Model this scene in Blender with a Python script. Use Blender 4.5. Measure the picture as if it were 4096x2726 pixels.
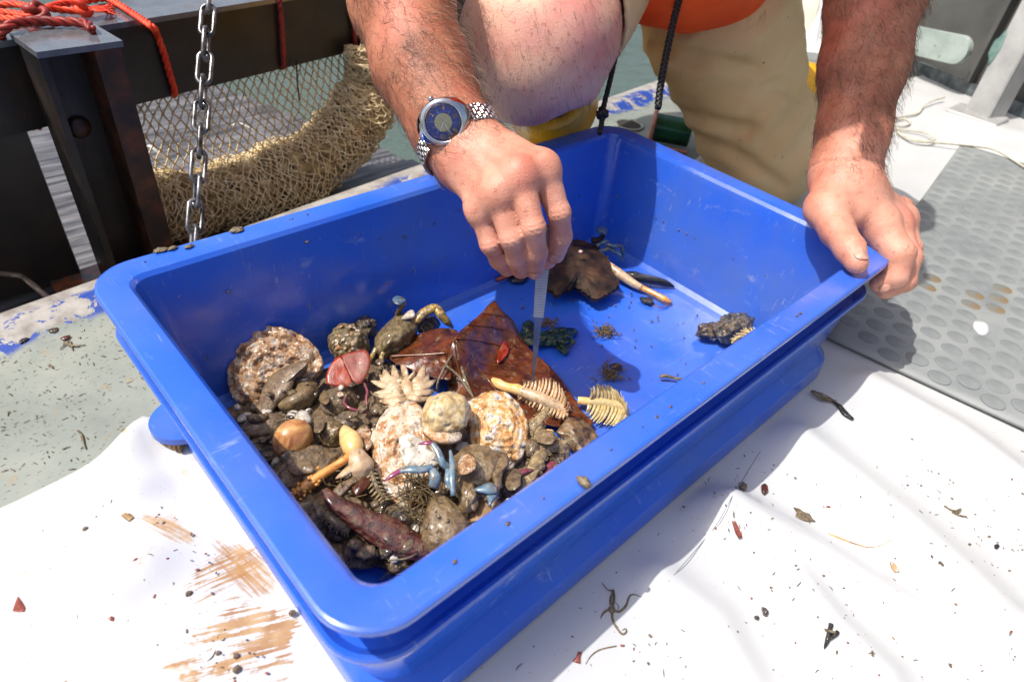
import bpy, bmesh, math, random
import numpy as np
from mathutils import Vector, Matrix
for o in list(bpy.data.objects): bpy.data.objects.remove(o)
random.seed(11); rng = np.random.default_rng(11)
SC = bpy.context.scene; COL = SC.collection

# ------------------------------------------------------------------ camera
CR = np.array([[0.73525832, -0.67093657, 0.09612136], [-0.37338481, -0.51930835, -0.76870191], [0.56566685, 0.52930422, -0.63234331]])
CC = np.array([-0.06573502, -0.14225449, 0.49608368]); FPX = 2629.3866; PS = 4096/2356
cam = bpy.data.cameras.new('camera'); camo = bpy.data.objects.new('camera', cam); COL.objects.link(camo)
mw = Matrix.Identity(4)
for i in range(3):
    mw[i][0] = CR[0][i]; mw[i][1] = -CR[1][i]; mw[i][2] = -CR[2][i]; mw[i][3] = CC[i]
camo.matrix_world = mw
cam.sensor_width = 36; cam.lens = FPX*36/4096; cam.clip_start = .02; cam.clip_end = 500
cam.dof.use_dof = True; cam.dof.focus_distance = .66; cam.dof.aperture_fstop = 7.1
SC.camera = camo
# ------------------------------------------------------------------ sky, sun, exposure
SUND = Vector((.46, -.25, -1)).normalized()
w = bpy.data.worlds.new('World'); SC.world = w; w.use_nodes = True
wn = w.node_tree.nodes; wl = w.node_tree.links
sky = wn.new('ShaderNodeTexSky'); sky.sky_type = 'NISHITA'; sky.sun_disc = False
sky.sun_elevation = math.radians(62); sky.sun_rotation = math.radians(-61)
sky.air_density = 1.0; sky.dust_density = 5.0; sky.ozone_density = .6
wl.new(sky.outputs[0], wn['Background'].inputs[0]); wn['Background'].inputs[1].default_value = .145
sl = bpy.data.lights.new('sun', 'SUN'); sl.energy = 3.9; sl.angle = math.radians(.55); sl.color = (1, .965, .9)
so = bpy.data.objects.new('sun', sl); COL.objects.link(so); so.rotation_euler = SUND.to_track_quat('-Z', 'Y').to_euler(); so.location = (0, 1, 4)
SC.view_settings.view_transform = 'Standard'; SC.view_settings.look = 'None'; SC.view_settings.gamma = 1
SC.view_settings.exposure = .27
SC.cycles.max_bounces = 6; SC.cycles.diffuse_bounces = 4

# ------------------------------------------------------------------ helpers
def _ray(px, py):
    return CR.T @ np.array([(px*PS-2048)/FPX, (py*PS-1363)/FPX, 1])
def G(px, py, z=0.0):
    r = _ray(px, py); return CC + r*(z-CC[2])/r[2]
def P(px, py, d): return CC + _ray(px, py)*d
def A(*v): return np.array(v, float)
def nrm(v): v = np.asarray(v, float); return v/(np.linalg.norm(v)+1e-12)
def srgb(r, g, b):
    f = lambda c: (c/255/12.92 if c/255 <= .04045 else ((c/255+.055)/1.055)**2.4)
    return (f(r), f(g), f(b))
OFF = {}
def tag(o, label=None, cat=None, group=None, kind=None):
    if label: o['label'] = label
    if cat: o['category'] = cat
    if group: o['group'] = group
    if kind: o['kind'] = kind
    return o
def thing(name, label, cat, loc=(0, 0, 0), group=None):
    o = bpy.data.objects.new(name, None); COL.objects.link(o); o.empty_display_size = .02
    o.location = [float(c) for c in loc]; OFF[o.name] = np.array(loc, float)
    return tag(o, label, cat, group)
def _mesh(name, V, F, mat, smooth):
    me = bpy.data.meshes.new(name)
    me.from_pydata(np.asarray(V, float).tolist(), [], [tuple(int(i) for i in f) for f in F]); me.update()
    if smooth: me.polygons.foreach_set('use_smooth', [True]*len(me.polygons))
    if mat:
        for m in (mat if isinstance(mat, (list, tuple)) else [mat]): me.materials.append(m)
    return me
def part(name, VF, mat, parent, smooth=True, label=None, kind=None, auto=None):
    off = OFF[parent.name]
    me = _mesh(name, np.asarray(VF[0])-off, VF[1], mat, smooth)
    o = bpy.data.objects.new(name, me); COL.objects.link(o); o.parent = parent; OFF[o.name] = off
    if auto: shade_auto(o, auto)
    return tag(o, label, None, None, kind)
def solo(name, VF, mat, label, cat, group=None, kind=None, smooth=True, keep=False, auto=None):
    V = np.asarray(VF[0], float)
    off = np.zeros(3) if keep else np.array([V[:, 0].mean(), V[:, 1].mean(), V[:, 2].min()])
    o = bpy.data.objects.new(name, _mesh(name, V-off, VF[1], mat, smooth)); COL.objects.link(o)
    o.location = off.tolist(); OFF[o.name] = off
    if auto: shade_auto(o, auto)
    return tag(o, label, cat, group, kind)
def struct(name, VF, mat, smooth=False): return solo(name, VF, mat, None, None, kind='structure', smooth=smooth, keep=True)
def shade_auto(o, ang):
    me = o.data; bm = bmesh.new(); bm.from_mesh(me)
    for e in bm.edges:
        if len(e.link_faces) == 2 and e.calc_face_angle(0) > ang: e.smooth = False
    bm.to_mesh(me); bm.free()
def copy_tree(o, delta, parent=None):
    c = o.copy(); COL.objects.link(c); c.parent = parent
    if parent is None: c.location = Vector(o.location)+Vector([float(d) for d in delta])
    for ch in list(o.children): copy_tree(ch, delta, c)
    return c
def join(*L):
    V = []; F = []; n = 0
    for v, f in L:
        v = np.asarray(v); V.append(v); F += [tuple(int(i)+n for i in q) for q in f]; n += len(v)
    return np.vstack(V), F
def xf(VF, M=None, t=(0, 0, 0), s=1.0):
    V = np.asarray(VF[0], float)*s
    if M is not None: V = V @ np.asarray(M).T
    return V+np.asarray(t, float), VF[1]
def rot(axis, deg):
    return np.array(Matrix.Rotation(math.radians(deg), 3, Vector(axis)))
def frame(d, up=(0, 0, 1)):
    d = nrm(d); s = np.cross(up, d)
    if np.linalg.norm(s) < 1e-4: s = np.cross((1, 0, 0), d)
    s = nrm(s); return s, np.cross(d, s), d
def catmull(Pn, n=6, closed=False):
    Pn = np.asarray(Pn, float); m = len(Pn); out = []
    rngI = range(m if closed else m-1)
    for i in rngI:
        if closed: p0, p1, p2, p3 = Pn[(i-1) % m], Pn[i], Pn[(i+1) % m], Pn[(i+2) % m]
        else: p0, p1, p2, p3 = Pn[max(i-1, 0)], Pn[i], Pn[i+1], Pn[min(i+2, m-1)]
        for k in range(n):
            t = k/n; out.append(.5*((2*p1)+(-p0+p2)*t+(2*p0-5*p1+4*p2-p3)*t*t+(-p0+3*p1-3*p2+p3)*t**3))
    if not closed: out.append(Pn[-1])
    return np.array(out)
def tube(path, r, n=8, caps=True, closed=False, flat=1.0, up=(0, 0, 1)):
    path = np.asarray(path, float); m = len(path)
    r = np.full(m, r, float) if np.isscalar(r) else np.interp(np.linspace(0, 1, m), np.linspace(0, 1, len(r)), r)
    V = []; prev = None
    for i in range(m):
        if closed: d = path[(i+1) % m]-path[i-1]
        else: d = path[min(i+1, m-1)]-path[max(i-1, 0)]
        d = nrm(d)
        if prev is None: s, u, _ = frame(d, up)
        else:
            s = prev-d*(prev@d); s = nrm(s); u = np.cross(d, s)
        prev = s
        for k in range(n):
            a = 2*math.pi*k/n; V.append(path[i]+r[i]*(math.cos(a)*s+flat*math.sin(a)*u))
    F = []
    for i in range(m if closed else m-1):
        j = (i+1) % m
        for k in range(n):
            l = (k+1) % n; F.append((i*n+k, i*n+l, j*n+l, j*n+k))
    if caps and not closed:
        F.append(tuple(range(n-1, -1, -1))); F.append(tuple((m-1)*n+k for k in range(n)))
    return np.array(V), F
def boxq(c8):  # 4 bottom corners ccw then 4 top corners
    return np.array(c8, float), [(3, 2, 1, 0), (4, 5, 6, 7), (0, 1, 5, 4), (1, 2, 6, 5), (2, 3, 7, 6), (3, 0, 4, 7)]
def box(c, s, M=None):
    x, y, z = [q/2 for q in s]
    V = np.array([(-x, -y, -z), (x, -y, -z), (x, y, -z), (-x, y, -z), (-x, -y, z), (x, -y, z), (x, y, z), (-x, y, z)])
    return xf((V, boxq(V)[1]), M, c)
def bevbox(c, s, b, M=None):
    x, y, z = [q/2 for q in s]; V = []; F = []
    lay = [(-z, b), (-z+b, 0), (z-b, 0), (z, b)]
    for zz, ins in lay:
        X, Y = x-ins, y-ins; k = min(b, X*.9, Y*.9)
        V += [(-X+k, -Y, zz), (X-k, -Y, zz), (X, -Y+k, zz), (X, Y-k, zz), (X-k, Y, zz), (-X+k, Y, zz), (-X, Y-k, zz), (-X, -Y+k, zz)]
    for i in range(3):
        for k in range(8): F.append((i*8+k, i*8+(k+1) % 8, i*8+8+(k+1) % 8, i*8+8+k))
    F.append(tuple(range(7, -1, -1))); F.append(tuple(24+k for k in range(8)))
    return xf((np.array(V), F), M, c)
def lathe(prof, n=24, M=None, t=(0, 0, 0)):
    V = []; F = []; m = len(prof)
    for r, z in prof:
        for k in range(n):
            a = 2*math.pi*k/n; V.append((r*math.cos(a), r*math.sin(a), z))
    for i in range(m-1):
        for k in range(n):
            l = (k+1) % n; F.append((i*n+k, i*n+l, i*n+n+l, i*n+n+k))
    F.append(tuple(range(n-1, -1, -1))); F.append(tuple((m-1)*n+k for k in range(n)))
    return xf((np.array(V), F), M, t)
# value noise
def _h(i, j, k, s):
    n = (i*374761393+j*668265263+k*2147483647+s*1274126177) & 0xffffffff
    n = ((n ^ (n >> 13))*1274126177) & 0xffffffff
    return ((n ^ (n >> 16)) & 0xffff)/32767.5-1
def vnoise(p, sc, seed=0):
    q = np.asarray(p, float)*sc+1000.0; i = np.floor(q).astype(np.int64); f = q-i; f = f*f*(3-2*f)
    r = 0
    for a in (0, 1):
        wa = f[..., 0] if a else 1-f[..., 0]
        for b in (0, 1):
            wb = f[..., 1] if b else 1-f[..., 1]
            for c in (0, 1):
                wc = f[..., 2] if c else 1-f[..., 2]
                r = r+wa*wb*wc*_h(i[..., 0]+a, i[..., 1]+b, i[..., 2]+c, seed)
    return r
def fbm(p, sc, oct=4, seed=0, g=.5):
    r = 0; a = 1
    for o in range(oct): r = r+a*vnoise(p, sc*2**o, seed+o); a *= g
    return r
# ---- signed distance shapes and their surface
def cone(p, a, b, ra, rb, n=None, s=1.0):
    a = np.asarray(a, float); b = np.asarray(b, float); v = p-a; e = b-a
    if n is not None:
        n = nrm(n); v = v+np.outer(v@n, n)*(1/s-1); e = e+n*(e@n)*(1/s-1)
    h = np.clip(v@e/(e@e+1e-12), 0, 1)
    return (np.linalg.norm(v-np.outer(h, e), axis=1)-(ra+(rb-ra)*h))*(min(s, 1) if n is not None else 1)
def smin(a, b, k):
    h = np.clip(.5+.5*(b-a)/k, 0, 1); return b+(a-b)*h-k*h*(1-h)
def smax(a, b, k): return -smin(-a, -b, k)
def chain(p, pts, rad, k=.004, n=None, s=1.0):
    d = None
    for i in range(len(pts)-1):
        c = cone(p, pts[i], pts[i+1], rad[i], rad[i+1], n, s); d = c if d is None else smin(d, c, k)
    return d
def nets(f, lo, hi, h):
    lo = np.asarray(lo, float); hi = np.asarray(hi, float); c = 4
    nb = np.ceil((hi-lo)/(h*c)).astype(int)
    ax = [lo[i]+(np.arange(nb[i])+.5)*h*c-h*.5 for i in range(3)]
    g = np.stack(np.meshgrid(*ax, indexing='ij'), -1).reshape(-1, 3)
    D = f(g).reshape(nb)
    near = np.abs(D) < h*c*1.6
    Fv = np.repeat(np.repeat(np.repeat(D.astype(np.float32), c, 0), c, 1), c, 2)
    nm = np.repeat(np.repeat(np.repeat(near, c, 0), c, 1), c, 2)
    idx = np.argwhere(nm); pts = lo+idx*h
    out = np.empty(len(pts), np.float32)
    for q in range(0, len(pts), 200000): out[q:q+200000] = f(pts[q:q+200000])
    Fv[nm] = out
    S = Fv < 0; N = np.array(S.shape)-1
    cnt = np.zeros(N, np.int8)
    for a in (0, 1):
        for b in (0, 1):
            for d in (0, 1): cnt += S[a:N[0]+a, b:N[1]+b, d:N[2]+d]
    act = np.argwhere((cnt > 0) & (cnt < 8)); ID = np.full(N, -1, np.int64); ID[tuple(act.T)] = np.arange(len(act))
    pos = np.zeros((len(act), 3)); w = np.zeros(len(act))
    cor = [(0, 0, 0), (1, 0, 0), (0, 1, 0), (1, 1, 0), (0, 0, 1), (1, 0, 1), (0, 1, 1), (1, 1, 1)]
    for u, v in ((0, 1), (2, 3), (4, 5), (6, 7), (0, 2), (1, 3), (4, 6), (5, 7), (0, 4), (1, 5), (2, 6), (3, 7)):
        cu, cv = np.array(cor[u]), np.array(cor[v])
        fu = Fv[tuple((act+cu).T)]; fv = Fv[tuple((act+cv).T)]; m = (fu < 0) != (fv < 0)
        t = np.where(m, fu/np.where(m, fu-fv, 1), 0); pos += m[:, None]*(cu+(cv-cu)*t[:, None]); w += m
    V = lo+(act+pos/w[:, None])*h
    Q = []
    for a in range(3):
        b, d = (a+1) % 3, (a+2) % 3
        sl0 = [slice(None)]*3; sl1 = [slice(None)]*3; sl0[a] = slice(0, -1); sl1[a] = slice(1, None)
        s0 = S[tuple(sl0)]; s1 = S[tuple(sl1)]
        e = np.argwhere(s0 != s1); e = e[(e[:, b] > 0) & (e[:, d] > 0) & (e[:, b] < N[b]) & (e[:, d] < N[d])]
        if not len(e): continue
        fl = s0[tuple(e.T)]
        eb = np.zeros(3, int); eb[b] = 1; ed = np.zeros(3, int); ed[d] = 1
        q = np.stack([ID[tuple((e-eb-ed).T)], ID[tuple((e-ed).T)], ID[tuple(e.T)], ID[tuple((e-eb).T)]], 1)
        q[~fl] = q[~fl][:, ::-1]; Q.append(q)
    Q = np.vstack(Q); Q = Q[(Q >= 0).all(1)]
    return V, Q.tolist()
def ico(sub=3):
    bm = bmesh.new(); bmesh.ops.create_icosphere(bm, subdivisions=sub, radius=1)
    bm.verts.index_update(); V = np.array([v.co[:] for v in bm.verts]); F = [tuple(v.index for v in f.verts) for f in bm.faces]; bm.free()
    return V, F
def lump(c, rad, M=None, seed=0, amp=.15, fr=1.6, sub=4, oct=4, flatb=None):
    V, F = ico(sub); V = V*(1+amp*fbm(V, fr, oct, seed))[:, None]
    if flatb is not None: V[:, 2] = np.maximum(V[:, 2], flatb)
    V = V*np.asarray(rad, float)
    return xf((V, F), M, c)
def star(c, ring, rings=10, dome=0.0, thick=.0012, ripple=0.0, rfreq=60., seed=0, edge=0.0, power=2.0, up=None):
    """sheet spanned from a centre to a closed outline of 3-D points, domed, rippled, with thickness"""
    c = np.asarray(c, float); ring = np.asarray(ring, float); m = len(ring)
    if up is None:
        nn = np.zeros(3)
        for i in range(m): nn += np.cross(ring[i]-c, ring[(i+1) % m]-c)
        up = nrm(nn); up = up if up[2] > 0 else -up
    up = np.asarray(up, float)
    ang_ok = np.cross(ring[0]-c, ring[1]-c)@up > 0
    if not ang_ok: ring = ring[::-1]
    V = [c+up*dome]
    for i in range(1, rings+1):
        t = i/rings; V += list(c+(ring-c)*t+up*dome*(1-t**power))
    V = np.array(V)
    tt = np.concatenate([[0], np.repeat(np.arange(1, rings+1)/rings, m)])
    if ripple: V = V+up*(ripple*fbm(V, rfreq, 4, seed))[:, None]
    if edge: V = V+up*(edge*(tt**3)*vnoise(V, rfreq*.6, seed+9))[:, None]
    n = len(V); F = []
    for k in range(m): F.append((0, 1+k, 1+(k+1) % m))
    for i in range(1, rings):
        a = 1+(i-1)*m; b = a+m
        for k in range(m): l = (k+1) % m; F.append((a+k, b+k, b+l, a+l))
    Vb = V-up*thick; Fb = [tuple(q+n for q in reversed(f)) for f in F]
    a = 1+(rings-1)*m
    side = [(a+k, a+k+n, a+(k+1) % m+n, a+(k+1) % m) for k in range(m)]
    return np.vstack([V, Vb]), F+Fb+side
# ---- materials
def newmat(name):
    m = bpy.data.materials.new(name); m.use_nodes = True; nt = m.node_tree
    return m, nt, nt.nodes['Principled BSDF']
def nd(nt, t, **kw):
    n = nt.nodes.new(t)
    for k, v in kw.items():
        if k.startswith('i_'):
            key = k[2:].replace('_', ' ')
            n.inputs[int(key) if key.isdigit() else key].default_value = v
        else: setattr(n, k, v)
    return n
def ramp(nt, fac, stops, interp='LINEAR'):
    r = nt.nodes.new('ShaderNodeValToRGB'); r.color_ramp.interpolation = interp
    e = r.color_ramp.elements
    while len(e) < len(stops): e.new(.5)
    for q, (p, c) in zip(e, stops): q.position = p; q.color = (*c, 1) if len(c) == 3 else c
    nt.links.new(fac, r.inputs[0]); return r.outputs[0]
def noise(nt, vec, scale, detail=5, rough=.55, dist=0):
    n = nd(nt, 'ShaderNodeTexNoise'); n.inputs['Scale'].default_value = scale; n.inputs['Detail'].default_value = detail
    n.inputs['Roughness'].default_value = rough; n.inputs['Distortion'].default_value = dist
    if vec is not None: nt.links.new(vec, n.inputs['Vector'])
    return n.outputs['Fac']
def mixc(nt, fac, a, b, mode='MIX'):
    m = nd(nt, 'ShaderNodeMix', data_type='RGBA', blend_type=mode)
    for s, v in ((m.inputs[0], fac), (m.inputs[6], a), (m.inputs[7], b)):
        if isinstance(v, bpy.types.NodeSocket): nt.links.new(v, s)
        elif isinstance(v, (int, float)): s.default_value = v
        else: s.default_value = (*v, 1)
    return m.outputs[2]
def mth(nt, op, a, b=None, c=None, clamp=False):
    m = nd(nt, 'ShaderNodeMath', operation=op); m.use_clamp = clamp
    for s, v in zip(m.inputs, (a, b, c)):
        if v is None: continue
        if isinstance(v, bpy.types.NodeSocket): nt.links.new(v, s)
        else: s.default_value = v
    return m.outputs[0]
def bump(nt, bsdf, h, strength=.3, dist=.002):
    b = nd(nt, 'ShaderNodeBump'); b.inputs['Strength'].default_value = strength; b.inputs['Distance'].default_value = dist
    nt.links.new(h, b.inputs['Height']); nt.links.new(b.outputs[0], bsdf.inputs['Normal']); return b
def coords(nt, kind='Object', M=None, sc=None, ro=None):
    t = nd(nt, 'ShaderNodeTexCoord'); v = t.outputs[kind]
    if sc or ro or M:
        mp = nd(nt, 'ShaderNodeMapping'); nt.links.new(v, mp.inputs[0])
        if M: mp.inputs['Location'].default_value = M
        if ro: mp.inputs['Rotation'].default_value = ro
        if sc: mp.inputs['Scale'].default_value = sc
        v = mp.outputs[0]
    return v
def mat(name, cols, scale=60, rough=.5, bmp=0, bscale=None, spec=.5, metal=0, detail=6, sc=None, ro=None, coat=0, sss=0, pos=None, dist=0, rvar=0, bdist=.001, specks=None, blur=.55):
    m, nt, b = newmat(name); v = coords(nt, sc=sc, ro=ro)
    cols = [cols] if not isinstance(cols[0], (tuple, list)) else cols
    if len(cols) == 1: b.inputs['Base Color'].default_value = (*cols[0], 1); col = None
    else:
        f = noise(nt, v, scale, detail, blur, dist)
        if pos is None: pos = [.36+.28*i/(len(cols)-1) for i in range(len(cols))]
        col = ramp(nt, f, list(zip(pos, cols)))
        if specks:
            f2 = noise(nt, v, specks[1], 3, .6); col = mixc(nt, ramp(nt, f2, [(specks[2], (0, 0, 0)), (specks[2]+.04, (1, 1, 1))]), col, specks[0])
        nt.links.new(col, b.inputs['Base Color'])
    b.inputs['Roughness'].default_value = rough; b.inputs['Metallic'].default_value = metal
    b.inputs['Specular IOR Level'].default_value = spec
    if coat: b.inputs['Coat Weight'].default_value = coat; b.inputs['Coat Roughness'].default_value = .12
    if sss:
        b.inputs['Subsurface Weight'].default_value = sss; b.inputs['Subsurface Radius'].default_value = (1, .35, .2); b.inputs['Subsurface Scale'].default_value = .006
    if rvar:
        fr = noise(nt, v, scale*.7, 4); r = nd(nt, 'ShaderNodeMapRange'); nt.links.new(fr, r.inputs[0])
        r.inputs[1].default_value = .3; r.inputs[2].default_value = .7; r.inputs[3].default_value = max(rough-rvar, .05); r.inputs[4].default_value = min(rough+rvar, 1)
        nt.links.new(r.outputs[0], b.inputs['Roughness'])
    if bmp: bump(nt, b, noise(nt, v, bscale or scale*2, 6, .6), bmp, bdist)
    return m
# ================================================================== SETTING
E0 = A(-.059, .647, 0); ED = nrm(A(1.326, .150, 0)); EN = A(-ED[1], ED[0], 0)   # stern edge line and its outward normal
def sweep_edge(prof, s0, s1, n=60):
    V = []; F = []; m = len(prof)
    for i in range(n+1):
        s = s0+(s1-s0)*i/n
        for t, z in prof: V.append(E0+ED*s+EN*t+A(0, 0, z))
    for i in range(n):
        for k in range(m-1): F.append((i*m+k, (i+1)*m+k, (i+1)*m+k+1, i*m+k+1))
    return np.array(V), F
# --- painted deck
m, nt, b = newmat('deck_paint'); v = coords(nt)
base = ramp(nt, noise(nt, v, 7, 8, .6), [(.3, srgb(110, 116, 110)), (.5, srgb(132, 138, 130)), (.72, srgb(152, 153, 143))])
sp = noise(nt, coords(nt, sc=(150, 420, 150), ro=(0, 0, .35)), 1.0, 2, .5)
base = mixc(nt, ramp(nt, sp, [(.655, (0, 0, 0)), (.685, (1, 1, 1))]), base, srgb(74, 58, 42))
bl = noise(nt, v, 34, 6, .65)
base = mixc(nt, ramp(nt, bl, [(.62, (0, 0, 0)), (.70, (.7, .7, .7))]), base, srgb(150, 128, 96))
dt = nd(nt, 'ShaderNodeVectorMath', operation='DOT_PRODUCT'); nt.links.new(v, dt.inputs[0]); dt.inputs[1].default_value = EN.tolist()
de = mth(nt, 'SUBTRACT', dt.outputs['Value'], float(E0@EN))           # 0 at the edge, negative inboard
wob = mth(nt, 'ADD', de, mth(nt, 'MULTIPLY', mth(nt, 'SUBTRACT', noise(nt, v, 9, 5), .5), .09))
band = ramp(nt, mth(nt, 'MULTIPLY_ADD', wob, 10, 1.0), [(.30, (0, 0, 0)), (.36, (1, 1, 1))])
bare = ramp(nt, noise(nt, v, 40, 8, .65), [(.3, srgb(120, 112, 104)), (.55, srgb(160, 156, 150)), (.75, srgb(178, 170, 158))])
bare = mixc(nt, ramp(nt, noise(nt, v, 17, 4), [(.62, (0, 0, 0)), (.68, (1, 1, 1))]), bare, srgb(120, 82, 56))
col = mixc(nt, band, base, bare)
bmask = ramp(nt, mth(nt, 'ABSOLUTE', mth(nt, 'ADD', wob, .055)), [(.018, (1, 1, 1)), (.026, (0, 0, 0))])
bn = ramp(nt, noise(nt, v, 24, 9, .68, .4), [(.49, (0, 0, 0)), (.505, (1, 1, 1))])
bm_ = mth(nt, 'MULTIPLY', bmask, bn)
col = mixc(nt, bm_, col, srgb(34, 66, 148))
nt.links.new(col, b.inputs['Base Color']); b.inputs['Roughness'].default_value = .42
hh = mth(nt, 'ADD', noise(nt, v, 60, 6, .65), mth(nt, 'MULTIPLY', bm_, .8)); bump(nt, b, hh, .35, .0015)
M_DECK = m
struct('deck', sweep_edge([(-2.6, 0), (-1.2, 0), (-.6, 0), (-.3, 0), (-.1, 0), (-.062, .001), (-.052, .005), (-.03, .007), (-.012, .006), (-.003, .002), (.002, -.006), (.004, -.02), (.004, -.14)], -1.6, 3.0), M_DECK, True)
# --- water astern
m, nt, b = newmat('murky_water'); v = coords(nt)
b.inputs['Base Color'].default_value = (*srgb(80, 94, 86), 1); b.inputs['Roughness'].default_value = .12
bump(nt, b, noise(nt, coords(nt, sc=(1, 2.2, 1)), 3.2, 6, .6), .55, .08)
q = 60.
struct('sea_water', (A((-q), -q, -.75)[None].repeat(4, 0)+np.array([(0, 0, 0), (2*q, 0, 0), (2*q, 2*q, 0), (0, 2*q, 0)]), [(0, 1, 2, 3)]), m)
# --- lower platform astern: dark wet planks, one mesh each
M_PLANK = mat('wet_plank', [srgb(44, 42, 44), srgb(84, 82, 84), srgb(112, 110, 112)], 9, .35, .5, 30, sc=(1, 8, 1), rvar=.15)
M_RUSTPL = mat('rusty_plate', [srgb(30, 30, 30), srgb(70, 62, 54), srgb(140, 74, 40), srgb(60, 74, 70)], 22, .35, .5, 60, pos=[.35, .47, .55, .66], rvar=.15)
plat = thing('stern_platform', 'dark wet planked platform below the stern edge, under the steel frame', 'platform', E0+A(.4, .3, -.12))
for i in range(10):
    t0 = .012+i*.112; t1 = t0+.104; z = -.115-.010*i
    q = []
    for zz in (z-.02, z):
        for s, t in ((-1.3, t0), (.82, t0), (.82, t1), (-1.3, t1)): q.append(E0+ED*s+EN*t+A(0, 0, zz))
    part('plank', boxq(q), M_PLANK, plat, False)
MO = A(.703, .040, 0); MX = nrm(A(.92, .142, 0)); MY = A(MX[1], -MX[0], 0); ML, MW = .94, .80      # rubber mat's corner and axes
# --- white tarpaulin: folded heightfield sheet
def seg_d(X, Y, pl):
    best = np.full(X.shape, 9.); par = np.zeros(X.shape); L = 0
    for (x0, y0), (x1, y1) in zip(pl[:-1], pl[1:]):
        dx, dy = x1-x0, y1-y0; l2 = dx*dx+dy*dy; t = np.clip(((X-x0)*dx+(Y-y0)*dy)/l2, 0, 1)
        d = np.hypot(X-x0-t*dx, Y-y0-t*dy); best = np.minimum(best, d)
    return best
folds = [  # outline in photo-traced ground points, width, height
    ([(1360, 1180), (1560, 1130), (1760, 1275), (1900, 1460), (2010, 1568)], .024, .017),
    ([(1590, 1130), (1800, 1240), (2080, 1420), (2356, 1500)], .020, .014),
    ([(1750, 960), (1960, 1130), (2190, 1330), (2400, 1540)], .028, .016),
    ([(2000, 880), (2180, 990), (2400, 1160)], .026, .012),
    ([(1500, 1330), (1640, 1440), (1700, 1568)], .020, .011),
    ([(0, 1290), (200, 1190), (420, 1100)], .016, .008),
    ([(0, 1500), (180, 1430), (330, 1330)], .022, .010),
    ([(2000, 560), (2180, 420), (2400, 330)], .05, .005),
    ([(1960, 330), (2150, 270), (2400, 330)], .05, .005)]
fl = [([tuple(G(px, py)[:2]) for px, py in pl], wd, ht) for pl, wd, ht in folds]
xs = np.concatenate([np.arange(-.62, .95, .0085), np.arange(.95, 2.3, .02)]); ts = np.concatenate([np.linspace(-.9, -.30, 40)[:-1], np.linspace(-.30, .02, 60)[:-1], np.linspace(.02, 1, 55)])
def tarp_edge(x):   # far boundary y of the sheet
    return np.interp(x, [-.7, -.30, -.124, -.03, .0, .022, .05, .3, .9, 1.6, 1.95, 2.3], [.325, .338, .353, .366, .372, .352, .345, .37, .44, .55, .47, .43])+.004*np.sin(x*31)
V = []; F = []
XX = np.repeat(xs, len(ts)).reshape(len(xs), -1); YE = tarp_edge(xs)[:, None]
YY = np.where(ts < .02, ts+.0, .02+(YE-.02)*(ts-.02)/.98)
Z = np.full(XX.shape, .004)
for pl, wd, ht in fl: Z += ht*np.exp(-(seg_d(XX, YY, pl)/wd)**2)
pp = np.stack([XX, YY, 0*XX], -1)
Z += .0018*(fbm(pp, 7, 3, 5)+.6)+.0016*np.clip(fbm(pp, 4, 3, 25), 0, 1)+.0009*np.abs(fbm(pp, 13, 3, 27))
ins = np.clip(np.minimum(np.minimum(XX-.0, .68-XX), np.minimum(YY-.0, .42-YY))/.03+1, 0, 1); Z = Z*(1-ins)+.002*ins
um = (XX-MO[0])*MX[0]+(YY-MO[1])*MX[1]; vm = (XX-MO[0])*MY[0]+(YY-MO[1])*MY[1]
inm = np.clip(np.minimum(np.minimum(um, ML-um), np.minimum(vm, MW-vm))/.05+1, 0, 1); Z = Z*(1-inm)+np.minimum(Z, .004)*inm
curl = np.exp(-((XX-.0)/.035)**2-((YY-YE)/.03)**2); Z += .022*curl*np.clip(1-(XX-.02)/.03, 0, 1)
Z += .0025*np.exp(-((YY-YE)/.012)**2)
nx, ny = XX.shape; V = np.stack([XX, YY, Z], -1).reshape(-1, 3)
F = [(i*ny+j, (i+1)*ny+j, (i+1)*ny+j+1, i*ny+j+1) for i in range(nx-1) for j in range(ny-1)]
m, nt, b = newmat('white_pvc_sheet'); v = coords(nt)
base = ramp(nt, noise(nt, v, 3, 6), [(.35, srgb(184, 184, 183)), (.65, srgb(195, 196, 196))])
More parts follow.
